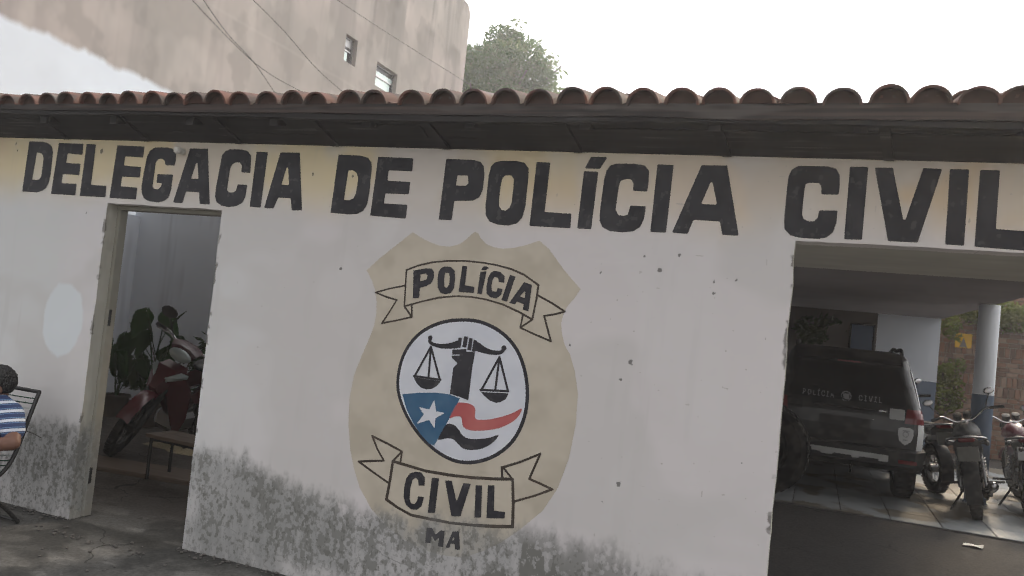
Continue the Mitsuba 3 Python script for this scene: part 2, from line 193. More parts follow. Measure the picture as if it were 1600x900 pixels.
def grime(p):
    """damp and mould at the wall's foot: (grey film, black mould), by place on the wall"""
    x, z = p.x + p.y, p.z
    top = 0.60 + 0.16 * (noise(x * 1.7, 3.1) - 0.5) + 0.16 * (fbm(x * 8, z * 2.5, 7.7, 3) - 0.5) - 0.05 * smoothstep(1.7, 2.3, x)
    g = smoothstep(top + 0.05, top - 0.10, z + 0.10 * (fbm(x * 26, z * 14, 3.0, 3) - 0.5)) * (1 - 0.30 * smoothstep(3.3, 3.9, x)) * (1 - 0.25 * smoothstep(2.6, 3.0, x) * smoothstep(0.3, 0.55, z))
    brush = 0.7 * fbm(x * 24, z * 4.2, 2.0, 4) + 0.3 * fbm(x * 12, z * 10, 22.0, 4)
    fine = fbm(x * 48, z * 40, 5.0, 3)
    big = fbm(x * 3.1, z * 2.2, 9.0, 3)
    body = smoothstep(0.22, 0.62, 0.5 * brush + 0.12 * fine + 0.45 * big - 0.04 + 0.12 * smoothstep(0.9, 1.1, x) * smoothstep(2.4, 1.6, x))
    pale = smoothstep(0.13, 0.03, z + 0.06 * (noise(x * 11, 2.0) - 0.5)) * smoothstep(0.35, 0.6, noise(x * 5, 1.0))
    film = g * (0.42 + 0.58 * body) * (1 - 0.6 * pale)
    mould = g * smoothstep(0.50, 0.60, 0.30 * big + 0.30 * brush + 0.44 * fine + 0.02) * (1 - 0.7 * pale)
    speck = g * smoothstep(0.60, 0.74, fbm(x * 75, z * 60, 1.0, 2))
    olive = smoothstep(0.56, 0.66, noise(x * 3.4 + 1.0, z * 5.0, 4.0) + 1.1 * (brush - 0.5)) * smoothstep(0.40, 0.60, fine + 0.15) * smoothstep(0.50, 0.40, z) * smoothstep(2.5, 2.9, x) * smoothstep(4.1, 3.6, x)
    return film, dr.clip(0.72 * mould + 0.34 * speck + 0.9 * olive, 0, 1)


def dirty(c, p, a=1.0):
    film, mould = grime(p)
    c = mix(c, mix((0.35, 0.353, 0.35), (0.265, 0.27, 0.265), noise(p.x * 2.7, p.z * 3.0)), film * 0.92 * a)
    c = mix(c, (0.14, 0.138, 0.122), mould * 0.75 * a)
    return c


CRACKS = [((2.05, 0.31), (2.35, 0.24)), ((2.35, 0.24), (2.62, 0.20)), ((2.62, 0.20), (2.75, 0.12)), ((1.15, 0.20), (1.6, 0.12)), ((-0.12, 0.33), (-0.05, 0.1))]


def wall_paint(p, n, uv):
    x, z = p.x, p.z
    c = mix((0.72, 0.685, 0.685), (0.64, 0.61, 0.61), fbm(x * 1.3, z * 1.1, p.y, 3))
    c = mix(c, (0.655, 0.685, 0.685), 0.65 * smoothstep(1.9, 0.4, x + 0.9 * (noise(x * 0.9, z * 0.9, 3.0) - 0.5)))
    c = mix(c, (0.70, 0.665, 0.675), 0.6 * smoothstep(0.45, 0.7, noise(x * 0.9 + 4, z * 0.7)))
    # the band under the eaves, yellowed by old paint and rain
    band = smoothstep(2.0, 2.34, z + 0.10 * (fbm(x * 3, z * 1.0, 4.0, 3) - 0.5))
    ochre = mix((0.72, 0.615, 0.40), (0.66, 0.51, 0.34), smoothstep(0.3, 0.75, fbm(x * 1.3, z * 1.2, 8.0, 3)))
    c = mix(c, ochre, band * 0.95)
    # vertical rain marks, small freckles
    c = mix(c, (0.45, 0.44, 0.42), 0.16 * smoothstep(0.62, 0.85, fbm(x * 13, z * 1.6, 11.0, 4)))
    c = mix(c, (0.30, 0.27, 0.23), 0.5 * smoothstep(0.965, 0.985, noise(x * 40, z * 40, 3.0)) * smoothstep(0.45, 0.6, noise(x * 1.4, z * 1.4, 6.0)))
    c = mix(c, (0.59, 0.575, 0.56), 0.55 * smoothstep(0.50, 0.62, fbm(x * 1.15 + 7.0, z * 1.5, 12.0, 4)))
    c = mix(c, (0.70, 0.685, 0.68), 0.35 * smoothstep(0.56, 0.66, fbm(x * 2.1 + 1.0, z * 1.2, 21.0, 3)))
    wx, wz = x + 0.05 * (fbm(x * 7, z * 7, 3.0, 3) - 0.5), z + 0.05 * (fbm(x * 7, z * 7, 13.0, 3) - 0.5)
    for (ax, az), (bx_, bz) in CRACKS:
        L2 = (bx_ - ax) ** 2 + (bz - az) ** 2
        t = dr.clip(((wx - ax) * (bx_ - ax) + (wz - az) * (bz - az)) / L2, 0, 1)
        dd = dr.sqrt(dr.square(wx - ax - t * (bx_ - ax)) + dr.square(wz - az - t * (bz - az)))
        c = mix(c, (0.16, 0.155, 0.145), 0.75 * smoothstep(0.0032, 0.0008, dd) * smoothstep(0.25, 0.45, noise(x * 13, z * 13, 5.0)))
    # repainted oval left of the door
    e = dr.sqrt(dr.square((x + 0.28) / 0.185) + dr.square((z - 1.29) / 0.25)) + 0.16 * (fbm(x * 14, z * 11, 1.0, 3) - 0.5)
    c = mix(c, (0.72, 0.77, 0.80), smoothstep(1.06, 0.92, e) * 0.85)
    for sx, sz, sr in DATA['spots']:
        d = dr.sqrt(dr.square(x - sx) + dr.square((z - sz) * 0.8)) + 0.012 * (noise(x * 90, z * 90) - 0.5)
        c = mix(c, (0.10, 0.095, 0.09), smoothstep(sr * 1.1, sr * 0.6, d) * 0.8)
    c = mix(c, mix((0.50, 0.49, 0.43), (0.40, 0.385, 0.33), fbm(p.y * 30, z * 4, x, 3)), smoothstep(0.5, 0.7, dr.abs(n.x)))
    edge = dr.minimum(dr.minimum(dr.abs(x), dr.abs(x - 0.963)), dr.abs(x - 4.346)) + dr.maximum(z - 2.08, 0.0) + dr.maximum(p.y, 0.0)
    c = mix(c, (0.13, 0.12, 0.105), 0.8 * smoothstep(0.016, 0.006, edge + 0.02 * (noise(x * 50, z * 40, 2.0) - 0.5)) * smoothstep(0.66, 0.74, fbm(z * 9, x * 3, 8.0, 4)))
    c = dirty(c, p)
    return c


def plaster_bump(p, n, uv):
    return 0.42 * noise(p.x * 26, p.z * 75, p.y * 40) + 0.40 * fbm(p.x * 60, p.z * 90, p.y * 60, 2) + 2.2 * fbm(p.x * 4.0, p.z * 5.5, p.y, 3)


pmat('wall_paint', wall_paint, 0.8, 0.25, plaster_bump, 0.0026)


def paint(name, base, var, wear=0.0, a=0.8, rough=0.6):
    def fn(p, n, uv):
        c = mix(base, var, smoothstep(0.3, 0.75, fbm(p.x * 7, p.z * 7, 2.0, 3)))
        if wear: c = mix(c, (0.60, 0.57, 0.52), wear * smoothstep(0.66, 0.76, fbm(p.x * 30, p.z * 30, 7.0, 3)))
        return dirty(c, p, a)
    pmat(name, fn, rough, 0.3, plaster_bump, 0.0025)


paint('black_letter_paint', (0.022, 0.022, 0.027), (0.036, 0.036, 0.042), 0.05)
paint('badge_tan', (0.565, 0.51, 0.42), (0.495, 0.445, 0.36), 0.10, 1.0)
paint('badge_white', (0.68, 0.70, 0.75), (0.62, 0.64, 0.70), 0.0)
paint('badge_black', (0.022, 0.022, 0.028), (0.035, 0.034, 0.042), 0.04, 0.16)
paint('badge_line', (0.05, 0.040, 0.032), (0.075, 0.058, 0.045), 0.05, 0.35)
paint('badge_blue', (0.040, 0.115, 0.215), (0.065, 0.15, 0.25), 0.0)
paint('badge_red', (0.44, 0.10, 0.10), (0.50, 0.15, 0.14), 0.0)


def jamb(p, n, uv):
    c = mix((0.52, 0.50, 0.44), (0.40, 0.38, 0.33), fbm(p.x * 4, p.y * 9, p.z * 3, 3))
    return dirty(c, p, 0.7)


pmat('jamb_paint', jamb, 0.8, 0.25, plaster_bump, 0.003)


def terracotta(p, n, uv):
    x = p.x * 5.7
    c = mix((0.175, 0.082, 0.062), (0.10, 0.06, 0.05), noise(dr.floor(x) * 7.1, dr.floor(p.y * 2.6) * 3.3))
    c = mix(c, (0.075, 0.058, 0.052), smoothstep(0.38, 0.66, fbm(p.x * 14, p.y * 9, p.z * 14, 3)))
    c = mix(c, (0.26, 0.24, 0.215), 0.5 * smoothstep(0.55, 0.75, fbm(p.x * 5, p.y * 5, p.z * 5, 3)))
    return c


def rough_bump(p, n, uv): return fbm(p.x * 45, p.y * 45, p.z * 45, 3)


pmat('terracotta', terracotta, 0.8, 0.3, rough_bump, 0.004)
pmat('tile_mortar', lambda p, n, uv: mix((0.10, 0.055, 0.045), (0.055, 0.035, 0.03), fbm(p.x * 20, p.y * 20, p.z * 20, 3)), 0.95, 0.1, rough_bump, 0.008)


def dark_wood(p, n, uv):
    g = fbm(p.x * 1.6, p.y * 30, p.z * 55, 4)
    c = mix((0.018, 0.0175, 0.019), (0.038, 0.036, 0.036), g)
    c = mix(c, (0.085, 0.082, 0.08), 0.5 * smoothstep(0.62, 0.78, fbm(p.x * 3, p.z * 40, p.y * 40, 3)))
    return c


pmat('dark_wood', dark_wood, 0.75, 0.3, lambda p, n, uv: fbm(p.x * 2, p.y * 50, p.z * 70, 3), 0.004)


def lath_wood(p, n, uv):
    g = fbm(p.x * 1.8, p.y * 30, p.z * 60, 4)
    return mix(mix((0.075, 0.055, 0.050), (0.035, 0.031, 0.031), smoothstep(0.3, 0.7, g)), (0.12, 0.11, 0.105), 0.5 * smoothstep(0.55, 0.75, fbm(p.x * 2.5, p.z * 20, 3.0, 3)))


pmat('lath_wood', lath_wood, 0.75, 0.3, lambda p, n, uv: fbm(p.x * 2, p.y * 50, p.z * 70, 3), 0.004)


def neighbour(p, n, uv):
    y, z = p.y, p.z
    c = mix((0.43, 0.385, 0.355), (0.34, 0.315, 0.29), smoothstep(0.3, 0.7, fbm(y * 0.9, z * 0.8, 3.0, 5)))
    c = mix(c, (0.29, 0.265, 0.245), 0.55 * smoothstep(0.5, 0.66, fbm(y * 2.3, z * 1.9, 31.0, 4)))
    c = mix(c, (0.41, 0.36, 0.34), 0.5 * smoothstep(0.5, 0.75, noise(y * 0.55, z * 0.8, 2.0)))
    drip = smoothstep(0.54, 0.76, fbm(y * 3.2, z * 0.28, 6.0, 4)) * (0.35 + 0.65 * smoothstep(5.5, 9.0, z))
    c = mix(c, (0.20, 0.19, 0.18), 0.62 * drip)
    c = mix(c, (0.17, 0.16, 0.15), 0.85 * smoothstep(0.50, 0.68, fbm(y * 1.1 + 3, z * 0.8, 9.0, 4)) * smoothstep(6.5, 9.2, z))
    c = mix(c, (0.50, 0.46, 0.42), 0.35 * smoothstep(0.60, 0.80, fbm(y * 2.4, z * 1.2, 14.0, 3)))
    c = mix(c, (0.53, 0.50, 0.47), smoothstep(0.05, 0.0, dr.abs(z - 5.9 - 0.02 * noise(y * 3))) * 0.12)
    edge = 4.47 - 0.035 * dr.maximum(y - 2.5, 0) + 0.10 * (fbm(y * 3.5, 0.0, 1.0, 3) - 0.5) + 0.03 * (noise(y * 17, z * 3) - 0.5)
    w = smoothstep(edge + 0.06, edge - 0.05, z) * smoothstep(5.6, 5.2, y)
    return mix(c, mix((0.72, 0.78, 0.84), (0.64, 0.69, 0.74), fbm(y * 2.5, z * 2.0, 5.0, 3)), w)


pmat('neighbour_plaster', neighbour, 0.9, 0.15, rough_bump, 0.006)


def ground_fn(p, n, uv):
    c = mix((0.118, 0.115, 0.108), (0.085, 0.083, 0.078), fbm(p.x * 1.4, p.y * 1.4, 0.0, 4))
    c = mix(c, (0.18, 0.175, 0.165), 0.7 * smoothstep(0.52, 0.72, fbm(p.x * 4.5, p.y * 9, 3.0, 4)))
    c = mix(c, (0.038, 0.038, 0.036), 0.75 * smoothstep(0.55, 0.75, fbm(p.x * 3.1, p.y * 3.4, 8.0, 4)))
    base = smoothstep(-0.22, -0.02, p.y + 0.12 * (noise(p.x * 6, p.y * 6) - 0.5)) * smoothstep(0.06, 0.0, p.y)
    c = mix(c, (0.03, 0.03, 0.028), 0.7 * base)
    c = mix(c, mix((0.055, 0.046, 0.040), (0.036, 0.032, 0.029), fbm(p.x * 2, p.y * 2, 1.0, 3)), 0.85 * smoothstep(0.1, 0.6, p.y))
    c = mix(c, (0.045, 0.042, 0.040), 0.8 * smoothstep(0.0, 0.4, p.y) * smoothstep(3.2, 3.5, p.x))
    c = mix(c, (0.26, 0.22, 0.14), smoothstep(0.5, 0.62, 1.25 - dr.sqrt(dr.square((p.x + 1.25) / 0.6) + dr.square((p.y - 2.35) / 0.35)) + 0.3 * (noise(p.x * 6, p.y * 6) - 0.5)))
    c = c * (0.75 + 0.5 * fbm(p.x * 70, p.y * 70, 0.0, 2))
    v = voronoi(p.x * 1.1 + 0.5 * fbm(p.x * 3, p.y * 3, 0.0, 3), p.y * 1.1 + 0.5 * fbm(p.x * 3, p.y * 3, 4.0, 3))
    c = mix(c, (0.025, 0.025, 0.023), 0.8 * smoothstep(0.016, 0.004, v[1] - v[0]) * smoothstep(0.35, 0.5, noise(p.x * 2, p.y * 2, 3.0)))
    return mix(c, (0.03, 0.03, 0.03), 0.5 * smoothstep(0.93, 0.96, noise(p.x * 31, p.y * 31)))


pmat('ground_cement', ground_fn, 0.85, 0.3, lambda p, n, uv: fbm(p.x * 9, p.y * 9, 0.0, 4) + 0.3 * fbm(p.x * 60, p.y * 60, 0.0, 2), 0.02, 4e-3)


def inner_wall(p, n, uv):
    c = mix((0.66, 0.69, 0.735), (0.56, 0.585, 0.63), fbm(p.x * 1.2, p.y * 1.2, p.z * 0.8, 4))
    c = mix(c, (0.42, 0.43, 0.46), 0.5 * smoothstep(0.55, 0.75, fbm(p.x * 6, p.y * 6, p.z * 0.6, 3)))
    return c


pmat('inner_wall', inner_wall, 0.85, 0.2, rough_bump, 0.003)


def dado_wall(p, n, uv):
    return mix(inner_wall(p, n, uv), mix((0.155, 0.19, 0.25), (0.13, 0.16, 0.21), fbm(p.x * 4, p.y * 4, p.z * 4, 3)), smoothstep(1.293, 1.287, p.z))


pmat('dado_wall', dado_wall, 0.7, 0.3)
pmat('dim_ceiling', lambda p, n, uv: mix((0.30, 0.275, 0.28), (0.22, 0.205, 0.205), fbm(p.x * 1.5, p.y * 1.5, p.z, 3)), 0.9, 0.15)


pmat('shade_brown_plaster', lambda p, n, uv: mix((0.17, 0.15, 0.14), (0.12, 0.108, 0.10), fbm(p.x * 2, p.y * 2, p.z * 2, 4)), 0.95, 0.1, rough_bump, 0.005)  # shade under the slab, put into a dark brown wall colour


def floor_tile(p, n, uv):
    c = mix((0.30, 0.315, 0.32), (0.20, 0.21, 0.21), fbm(p.x * 2, p.y * 2, 1.0, 4))
    c = mix(c, (0.13, 0.11, 0.08), 0.85 * smoothstep(0.5, 0.66, fbm(p.x * 2.2 + 3, p.y * 1.7, 5.0, 4)))
    return c


pmat('floor_tile', floor_tile, 0.5, 0.4)
pmat('grout', lambda p, n, uv: mix((0.16, 0.15, 0.14), (0.10, 0.095, 0.09), fbm(p.x * 6, p.y * 6, p.z * 6, 3)), 0.95, 0.1)
for i, (a, b) in enumerate([((0.25, 0.14, 0.095), (0.17, 0.10, 0.075)), ((0.19, 0.115, 0.085), (0.12, 0.085, 0.07)), ((0.30, 0.21, 0.165), (0.22, 0.15, 0.115))]):
    pmat(f'brick_{i}', lambda p, n, uv, a=a, b=b: mix(a, b, fbm(p.x * 12, p.y * 12, p.z * 12, 3)), 0.9, 0.15, rough_bump, 0.005)
pmat('mortar', lambda p, n, uv: mix((0.26, 0.235, 0.20), (0.18, 0.16, 0.14), fbm(p.x * 6, p.y * 6, p.z * 6, 3)), 0.95, 0.1)
# plain materials
mat('car_black', base_color=proc(lambda p, n, uv: mix((0.020, 0.021, 0.022), (0.035, 0.034, 0.032), smoothstep(0.4, 0.7, fbm(p.x * 5, p.y * 5, p.z * 5, 3)))), roughness=0.32, specular=0.5, clearcoat=0.4, clearcoat_gloss=0.85)
mat('car_white', base_color=proc(lambda p, n, uv: mix((0.72, 0.74, 0.74), (0.62, 0.63, 0.62), fbm(p.x * 3, p.y * 3, p.z * 4, 3))), roughness=0.35, specular=0.5, clearcoat=0.6)
mat('car_glass', base_color=col((0.012, 0.013, 0.015)), roughness=0.14, specular=0.6)
mat('plastic_black', base_color=proc(lambda p, n, uv: mix((0.022, 0.022, 0.023), (0.045, 0.043, 0.04), smoothstep(0.45, 0.7, fbm(p.x * 9, p.y * 9, p.z * 9, 3)))), roughness=0.55, specular=0.4)
mat('rubber', base_color=proc(lambda p, n, uv: mix((0.018, 0.018, 0.018), (0.05, 0.046, 0.04), smoothstep(0.4, 0.75, fbm(p.x * 8, p.y * 8, p.z * 8, 3)))), roughness=0.85, specular=0.2)
mat('chrome', type='roughconductor', material='Al', alpha=0.14, specular_reflectance=col((0.62, 0.62, 0.62)))
mat('dull_metal', type='roughconductor', material='Al', alpha=0.32, specular_reflectance=col((0.36, 0.36, 0.36)))
mat('bumper_silver', base_color=proc(lambda p, n, uv: mix((0.50, 0.51, 0.51), (0.36, 0.36, 0.35), fbm(p.x * 5, p.y * 5, p.z * 9, 3))), roughness=0.4, specular=0.5)
mat('red_lens', base_color=col((0.15, 0.012, 0.015)), roughness=0.15, specular=0.6)
mat('white_decal', base_color=col((0.62, 0.62, 0.62)), roughness=0.5)
mat('grey_decal', base_color=col((0.25, 0.25, 0.26)), roughness=0.5)
mat('plate_grey', base_color=proc(lambda p, n, uv: mix((0.20, 0.20, 0.18), (0.14, 0.135, 0.12), fbm(p.x * 20, p.y * 20, p.z * 20, 3))), roughness=0.5)
mat('red_paint', base_color=proc(lambda p, n, uv: mix((0.095, 0.014, 0.02), (0.065, 0.013, 0.017), fbm(p.x * 6, p.y * 6, p.z * 6, 3))), roughness=0.3, specular=0.5, clearcoat=0.6)
mat('maroon_plastic', base_color=col((0.05, 0.014, 0.02)), roughness=0.4)
mat('headlight_glass', base_color=col((0.30, 0.34, 0.34)), roughness=0.12, specular=0.7)
mat('blue_grey_paint', base_color=proc(lambda p, n, uv: mix((0.10, 0.135, 0.19), (0.075, 0.105, 0.15), fbm(p.x * 5, p.y * 5, p.z * 5, 3))), roughness=0.6)
mat('white_paint', base_color=proc(lambda p, n, uv: mix((0.74, 0.77, 0.80), (0.64, 0.67, 0.70), fbm(p.x * 5, p.y * 5, p.z * 2, 3))), roughness=0.7)
mat('plank_wood', base_color=proc(lambda p, n, uv: mix((0.11, 0.08, 0.06), (0.065, 0.05, 0.04), fbm(p.x * 3, p.y * 40, p.z * 20, 3))), roughness=0.7)
mat('black_steel', base_color=col((0.02, 0.02, 0.02)), roughness=0.45)
mat('skin', base_color=proc(lambda p, n, uv: mix((0.19, 0.098, 0.068), (0.15, 0.075, 0.052), fbm(p.x * 15, p.y * 15, p.z * 15, 3))), roughness=0.5, specular=0.4)
mat('hair', base_color=col((0.010, 0.009, 0.009)), roughness=0.45)
mat('trousers', base_color=col((0.03, 0.035, 0.05)), roughness=0.9)


def stripes(p, n, uv):
    s = p.z * 1.0 - 0.22 * dr.abs(p.x + 0.26) + 0.06 * p.y
    k = s / 0.062; f = k - dr.floor(k)
    c = mix((0.035, 0.055, 0.13), (0.055, 0.075, 0.16), fbm(p.x * 12, p.y * 12, p.z * 12, 2))
    c = mix(c, (0.62, 0.66, 0.74), smoothstep(0.52, 0.57, f) * smoothstep(0.86, 0.81, f))
    c = mix(c, (0.15, 0.26, 0.42), smoothstep(0.92, 0.94, f))
    return mix(c, (0.15, 0.26, 0.42), smoothstep(0.38, 0.40, f) * smoothstep(0.46, 0.44, f))


mat('striped_cloth', base_color=proc(stripes), roughness=0.9, specular=0.2, sheen=0.3)
mat('white_cord', base_color=col((0.55, 0.58, 0.55)), roughness=0.5)
mat('green_cord', base_color=col((0.03, 0.075, 0.05)), roughness=0.5)
mat('porcelain', base_color=col((0.62, 0.60, 0.55)), roughness=0.35)
mat('cable_rubber', base_color=col((0.075, 0.07, 0.066)), roughness=0.7)
mat('paper', base_color=col((0.75, 0.74, 0.70)), roughness=0.9)
mat('yellow_paint', base_color=col((0.62, 0.36, 0.03)), roughness=0.5)
mat('sky_tinted_pane', base_color=col((0.66, 0.78, 0.74)), roughness=0.08, specular=0.8)  # sky reflected in the glass, put into a pale base colour
mat('window_dark', base_color=col((0.03, 0.032, 0.035)), roughness=0.3)
mat('grey_frame', type='roughconductor', material='Al', alpha=0.3, specular_reflectance=col((0.5, 0.5, 0.5)))
mat('door_frame_paint', base_color=proc(lambda p, n, uv: dirty(mix((0.30, 0.29, 0.245), (0.22, 0.21, 0.175), fbm(p.x * 9, p.y * 9, p.z * 5, 3)), p, 0.6)), roughness=0.7)
mat('pot_clay', base_color=proc(lambda p, n, uv: mix((0.10, 0.075, 0.06), (0.06, 0.05, 0.045), fbm(p.x * 9, p.y * 9, p.z * 9, 3))), roughness=0.85)


def leafmat(name, a, b, trans=0.5):
    scene[name] = {'type': 'principledthin', 'base_color': proc(lambda p, n, uv: mix(a, b, noise(p.x * 4, p.y * 4, p.z * 4))), 'roughness': 0.5, 'diff_trans': trans, 'spec_trans': 0.0, 'eta': 1.4}


leafmat('tree_leaf', (0.045, 0.11, 0.018), (0.075, 0.15, 0.032), 0.8)
leafmat('tree_leaf_lit_tint', (0.11, 0.165, 0.06), (0.17, 0.21, 0.085), 1.0)  # sunlight on the crown, put into a paler leaf colour
leafmat('plant_leaf', (0.018, 0.045, 0.013), (0.034, 0.072, 0.020), 0.5)
leafmat('shrub_leaf', (0.025, 0.045, 0.018), (0.045, 0.07, 0.026), 0.5)
leafmat('yard_leaf', (0.075, 0.11, 0.03), (0.19, 0.20, 0.055), 0.9)
pmat('bark', lambda p, n, uv: mix((0.14, 0.115, 0.09), (0.08, 0.065, 0.055), fbm(p.x * 9, p.y * 9, p.z * 2, 3)), 0.95, 0.1)

# ================================================================ THE SETTING
gx = np.r_[-60, -20, np.linspace(-6, 10, 90), 30, 60]; gy = np.r_[-60, -30, np.linspace(-8, 14, 110), 40, 60]
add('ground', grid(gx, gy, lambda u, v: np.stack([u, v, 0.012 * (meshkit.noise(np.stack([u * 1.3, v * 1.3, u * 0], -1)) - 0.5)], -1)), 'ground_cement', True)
tag('ground', 'worn grey cement ground of the yard and street', kind='structure')

st = []
for k in range(420):
    x = random.uniform(-1.6, 4.2); y = -abs(random.gauss(0, .05)) - .012 if k < 260 else random.uniform(-1.6, -.05)
    if 0 < x < .96 and y > -.1: y -= .2
    r = random.uniform(.004, .011) * (1.4 if random.random() < .08 else 1)
    m = trimesh.creation.icosphere(1, r); m.vertices *= 1 + .5 * (rng.random((len(m.vertices), 3)) - .5); m.vertices *= [1, 1, .6]; m.apply_translation((x, y, r * .3)); st.append(m)
add('gravel', st, 'grout'); tag('gravel', 'fine crumbs of cement and grit along the foot of the wall', 'gravel', kind='stuff')

# garage floor: separate square tiles on a mortar bed
add('garage_floor', bx(3.45, 9.0, 4.90, 11.0, -0.05, 0.012), 'grout')
tag('garage_floor', 'pale tiled garage floor with dirt stains', kind='structure')
for i in range(12):
    for j in range(13):
        x, y = 3.46 + i * 0.46, 4.905 + j * 0.46
        if x > 8.9 or y > 10.8: continue
        dz = 0.0025 * rng.random()
        add('garage_floor__tile', rbx(x, x + 0.452, y, y + 0.452, 0.006, 0.019 + dz, 0.003), 'floor_tile')

# thin haze added to imitate lens glare veiling the dark and far things
scene['glare_veil_air'] = {'type': 'homogeneous', 'albedo': 0.95, 'sigma_t': 0.0046, 'phase': {'type': 'hg', 'g': 0.66}}
scene['haze'] = {'type': 'cube', 'to_world': T().translate([0, 0, 6.6]).scale([62, 62, 7.7]), 'bsdf': {'type': 'null'}, 'interior': {'type': 'ref', 'id': 'glare_veil_air'}}
tag('haze', 'thin haze added over the whole scene to imitate veiling lens glare', 'haze', kind='stuff')

# ================================================================ POLICE STATION
S = 'police_station'
tag(S, 'long white police station with painted lettering and clay tiled eave', 'building')
GX = 4.346; H = 2.10; WT = 0.13


def rough_edge(pts, amp=0.004, step=0.05, seed=0):
    out = []
    for k in range(len(pts)):
        a, b = np.array(pts[k]), np.array(pts[(k + 1) % len(pts)]); n = max(1, int(np.linalg.norm(b - a) / step))
        for t in np.arange(n) / n: out.append(a + (b - a) * t)
    out = np.array(out); q = np.c_[out * 9, np.full(len(out), seed)]
    out[:, 0] += amp * 2 * (meshkit.fbm(q, 3, 1) - 0.5); out[:, 1] += amp * 2 * (meshkit.fbm(q, 3, 2) - 0.5)
    return out


outer = sbox(-4.4, -0.12, 9.0, 2.735)
door = Polygon(rough_edge([(0, -0.3), (0.963, -0.3), (0.963, H - 0.005), (0, H)], 0.006, seed=1))
gate = Polygon(rough_edge([(GX, -0.3), (7.6, -0.3), (7.6, H), (GX, H)], 0.006, seed=2))
face = outer.difference(door).difference(gate)
# front sheet carries the paint; the body behind it shows the unpainted reveals
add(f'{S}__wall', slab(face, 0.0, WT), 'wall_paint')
# inner door frame: two posts and a head
for key, m in (('post', rbx(-0.004, 0.028, 0.085, 0.150, 0, H - 0.03, 0.004)), ('post', rbx(0.94, 0.967, 0.10, 0.155, 0, H - 0.03, 0.004)), ('head', rbx(0.0, 0.963, 0.075, 0.152, H - 0.032, H - 0.003, 0.004))):
    add(f'{S}__door_frame__{key}', m, 'door_frame_paint')
for zz in (0.22, 1.28):
    add(f'{S}__door_frame__hinge', rbx(0.024, 0.034, 0.092, 0.112, zz, zz + 0.11, 0.003), 'black_steel')

# painted lettering
NAMES = {'accent': 'acute accent'}
words = ['DELEGACIA'] * 9 + ['DE'] * 2 + ['POLÍCIA'] * 8 + ['CIVIL'] * 5
for (n, *rings), w in zip(DATA['letters'], words):
    g = soft(rings[0], 0.006, rings[1:])
    key = add(f'{S}__painted_letter', sheet(g, -0.0018), 'black_letter_paint')
    tag(key, f'black painted {NAMES.get(n, "letter " + n)} in the word {w} under the eave')

# the painted badge
B = f'{S}__painted_badge'
field = Polygon(DATA['field']).buffer(0).buffer(0.012).buffer(-0.012)
add(B, sheet(field, -0.0014), 'badge_tan', label='tan painted police badge with ribbons and scales on the wall')
cp = Polygon(smooth_ring(DATA['circle'], 4)).buffer(0.02).buffer(-0.02)
add(f'{B}__ring', sheet(cp, -0.0024), 'badge_black'); add(f'{B}__disc', sheet(cp.buffer(-0.019), -0.0036), 'badge_white')
for n, rings in DATA['shapes'].items():
    m = {'blue_field': 'badge_blue', 'star': 'badge_white', 'red_ribbon': 'badge_red'}.get(n, 'badge_black')
    for r in rings:
        r2 = smooth_ring(r, 5) if 'ribbon' in n or n == 'pan' else r
        if n == 'pan': r2 = r
        add(f'{B}__{n}', sheet(soft(r2, 0.0022), -0.006 if n in ('star', 'finger') else -0.0048), m)
add(f'{B}__thumb_line', sheet(stroke([(2.64, 1.372), (2.69, 1.378)], [0.006, 0.004]), -0.006), 'badge_white')
for n, items in DATA['strokes'].items():
    for pts, w in items:
        if 'banner' in n:
            out = []
            for a, b, u in zip(pts[:-1], pts[1:], w):
                L = LineString([a, b]); k = max(2, int(L.length / 0.02)); q = [L.interpolate(t, True).coords[0] for t in np.linspace(0, 1, k)]
                ww = [u * (0.92 + 0.35 * float(meshkit.noise(np.array([x * 14, z * 14, 1.0])))) for x, z in q]
                out.append(stroke(q, ww))
            g = unary_union(out)
        elif n == 'beam':
            p = np.array(pts); t = np.linspace(0, 1, len(p)); tt = np.linspace(0, 1, 24)
            from scipy.interpolate import PchipInterpolator as PI
            g = stroke(list(zip(PI(t, p[:, 0])(tt), PI(t, p[:, 1])(tt))), list(PI(t, w)(tt)))
        else: g = stroke(pts, w)
        add(f'{B}__{n}', sheet(g, -0.0056 if n in ('chain', 'beam') else -0.003), 'badge_line' if 'banner' in n else 'badge_black')
for n, *rings in DATA['small']:
    add(f'{B}__letter', sheet(soft(rings[0], 0.003, rings[1:]), -0.0034), 'badge_black')

# old white knob insulator under the eave, left of the first letters
iz = 2.475
m = lathe([(0, 0), (0.018, 0), (0.022, 0.01), (0.022, 0.02), (0.014, 0.026), (0.014, 0.034), (0.024, 0.042), (0.026, 0.056), (0.018, 0.07), (0, 0.072)], 'y', 20)
m.apply_transform(trimesh.transformations.rotation_matrix(math.pi, [0, 0, 1])); m.apply_translation((0.60, 0.0, 2.455))
add('insulator_knob', m, 'porcelain'); tag('insulator_knob', 'small white porcelain knob on the wall under the eave', 'insulator')

# ---- eave and roof
SL = math.tan(math.radians(13.5)); OV = -0.30; YB = 3.3
zv = lambda x: 2.690 - 0.0050 * x
zb = lambda x: 2.645 - 0.0118 * x
zf = lambda x: 2.452 - 0.0068 * x


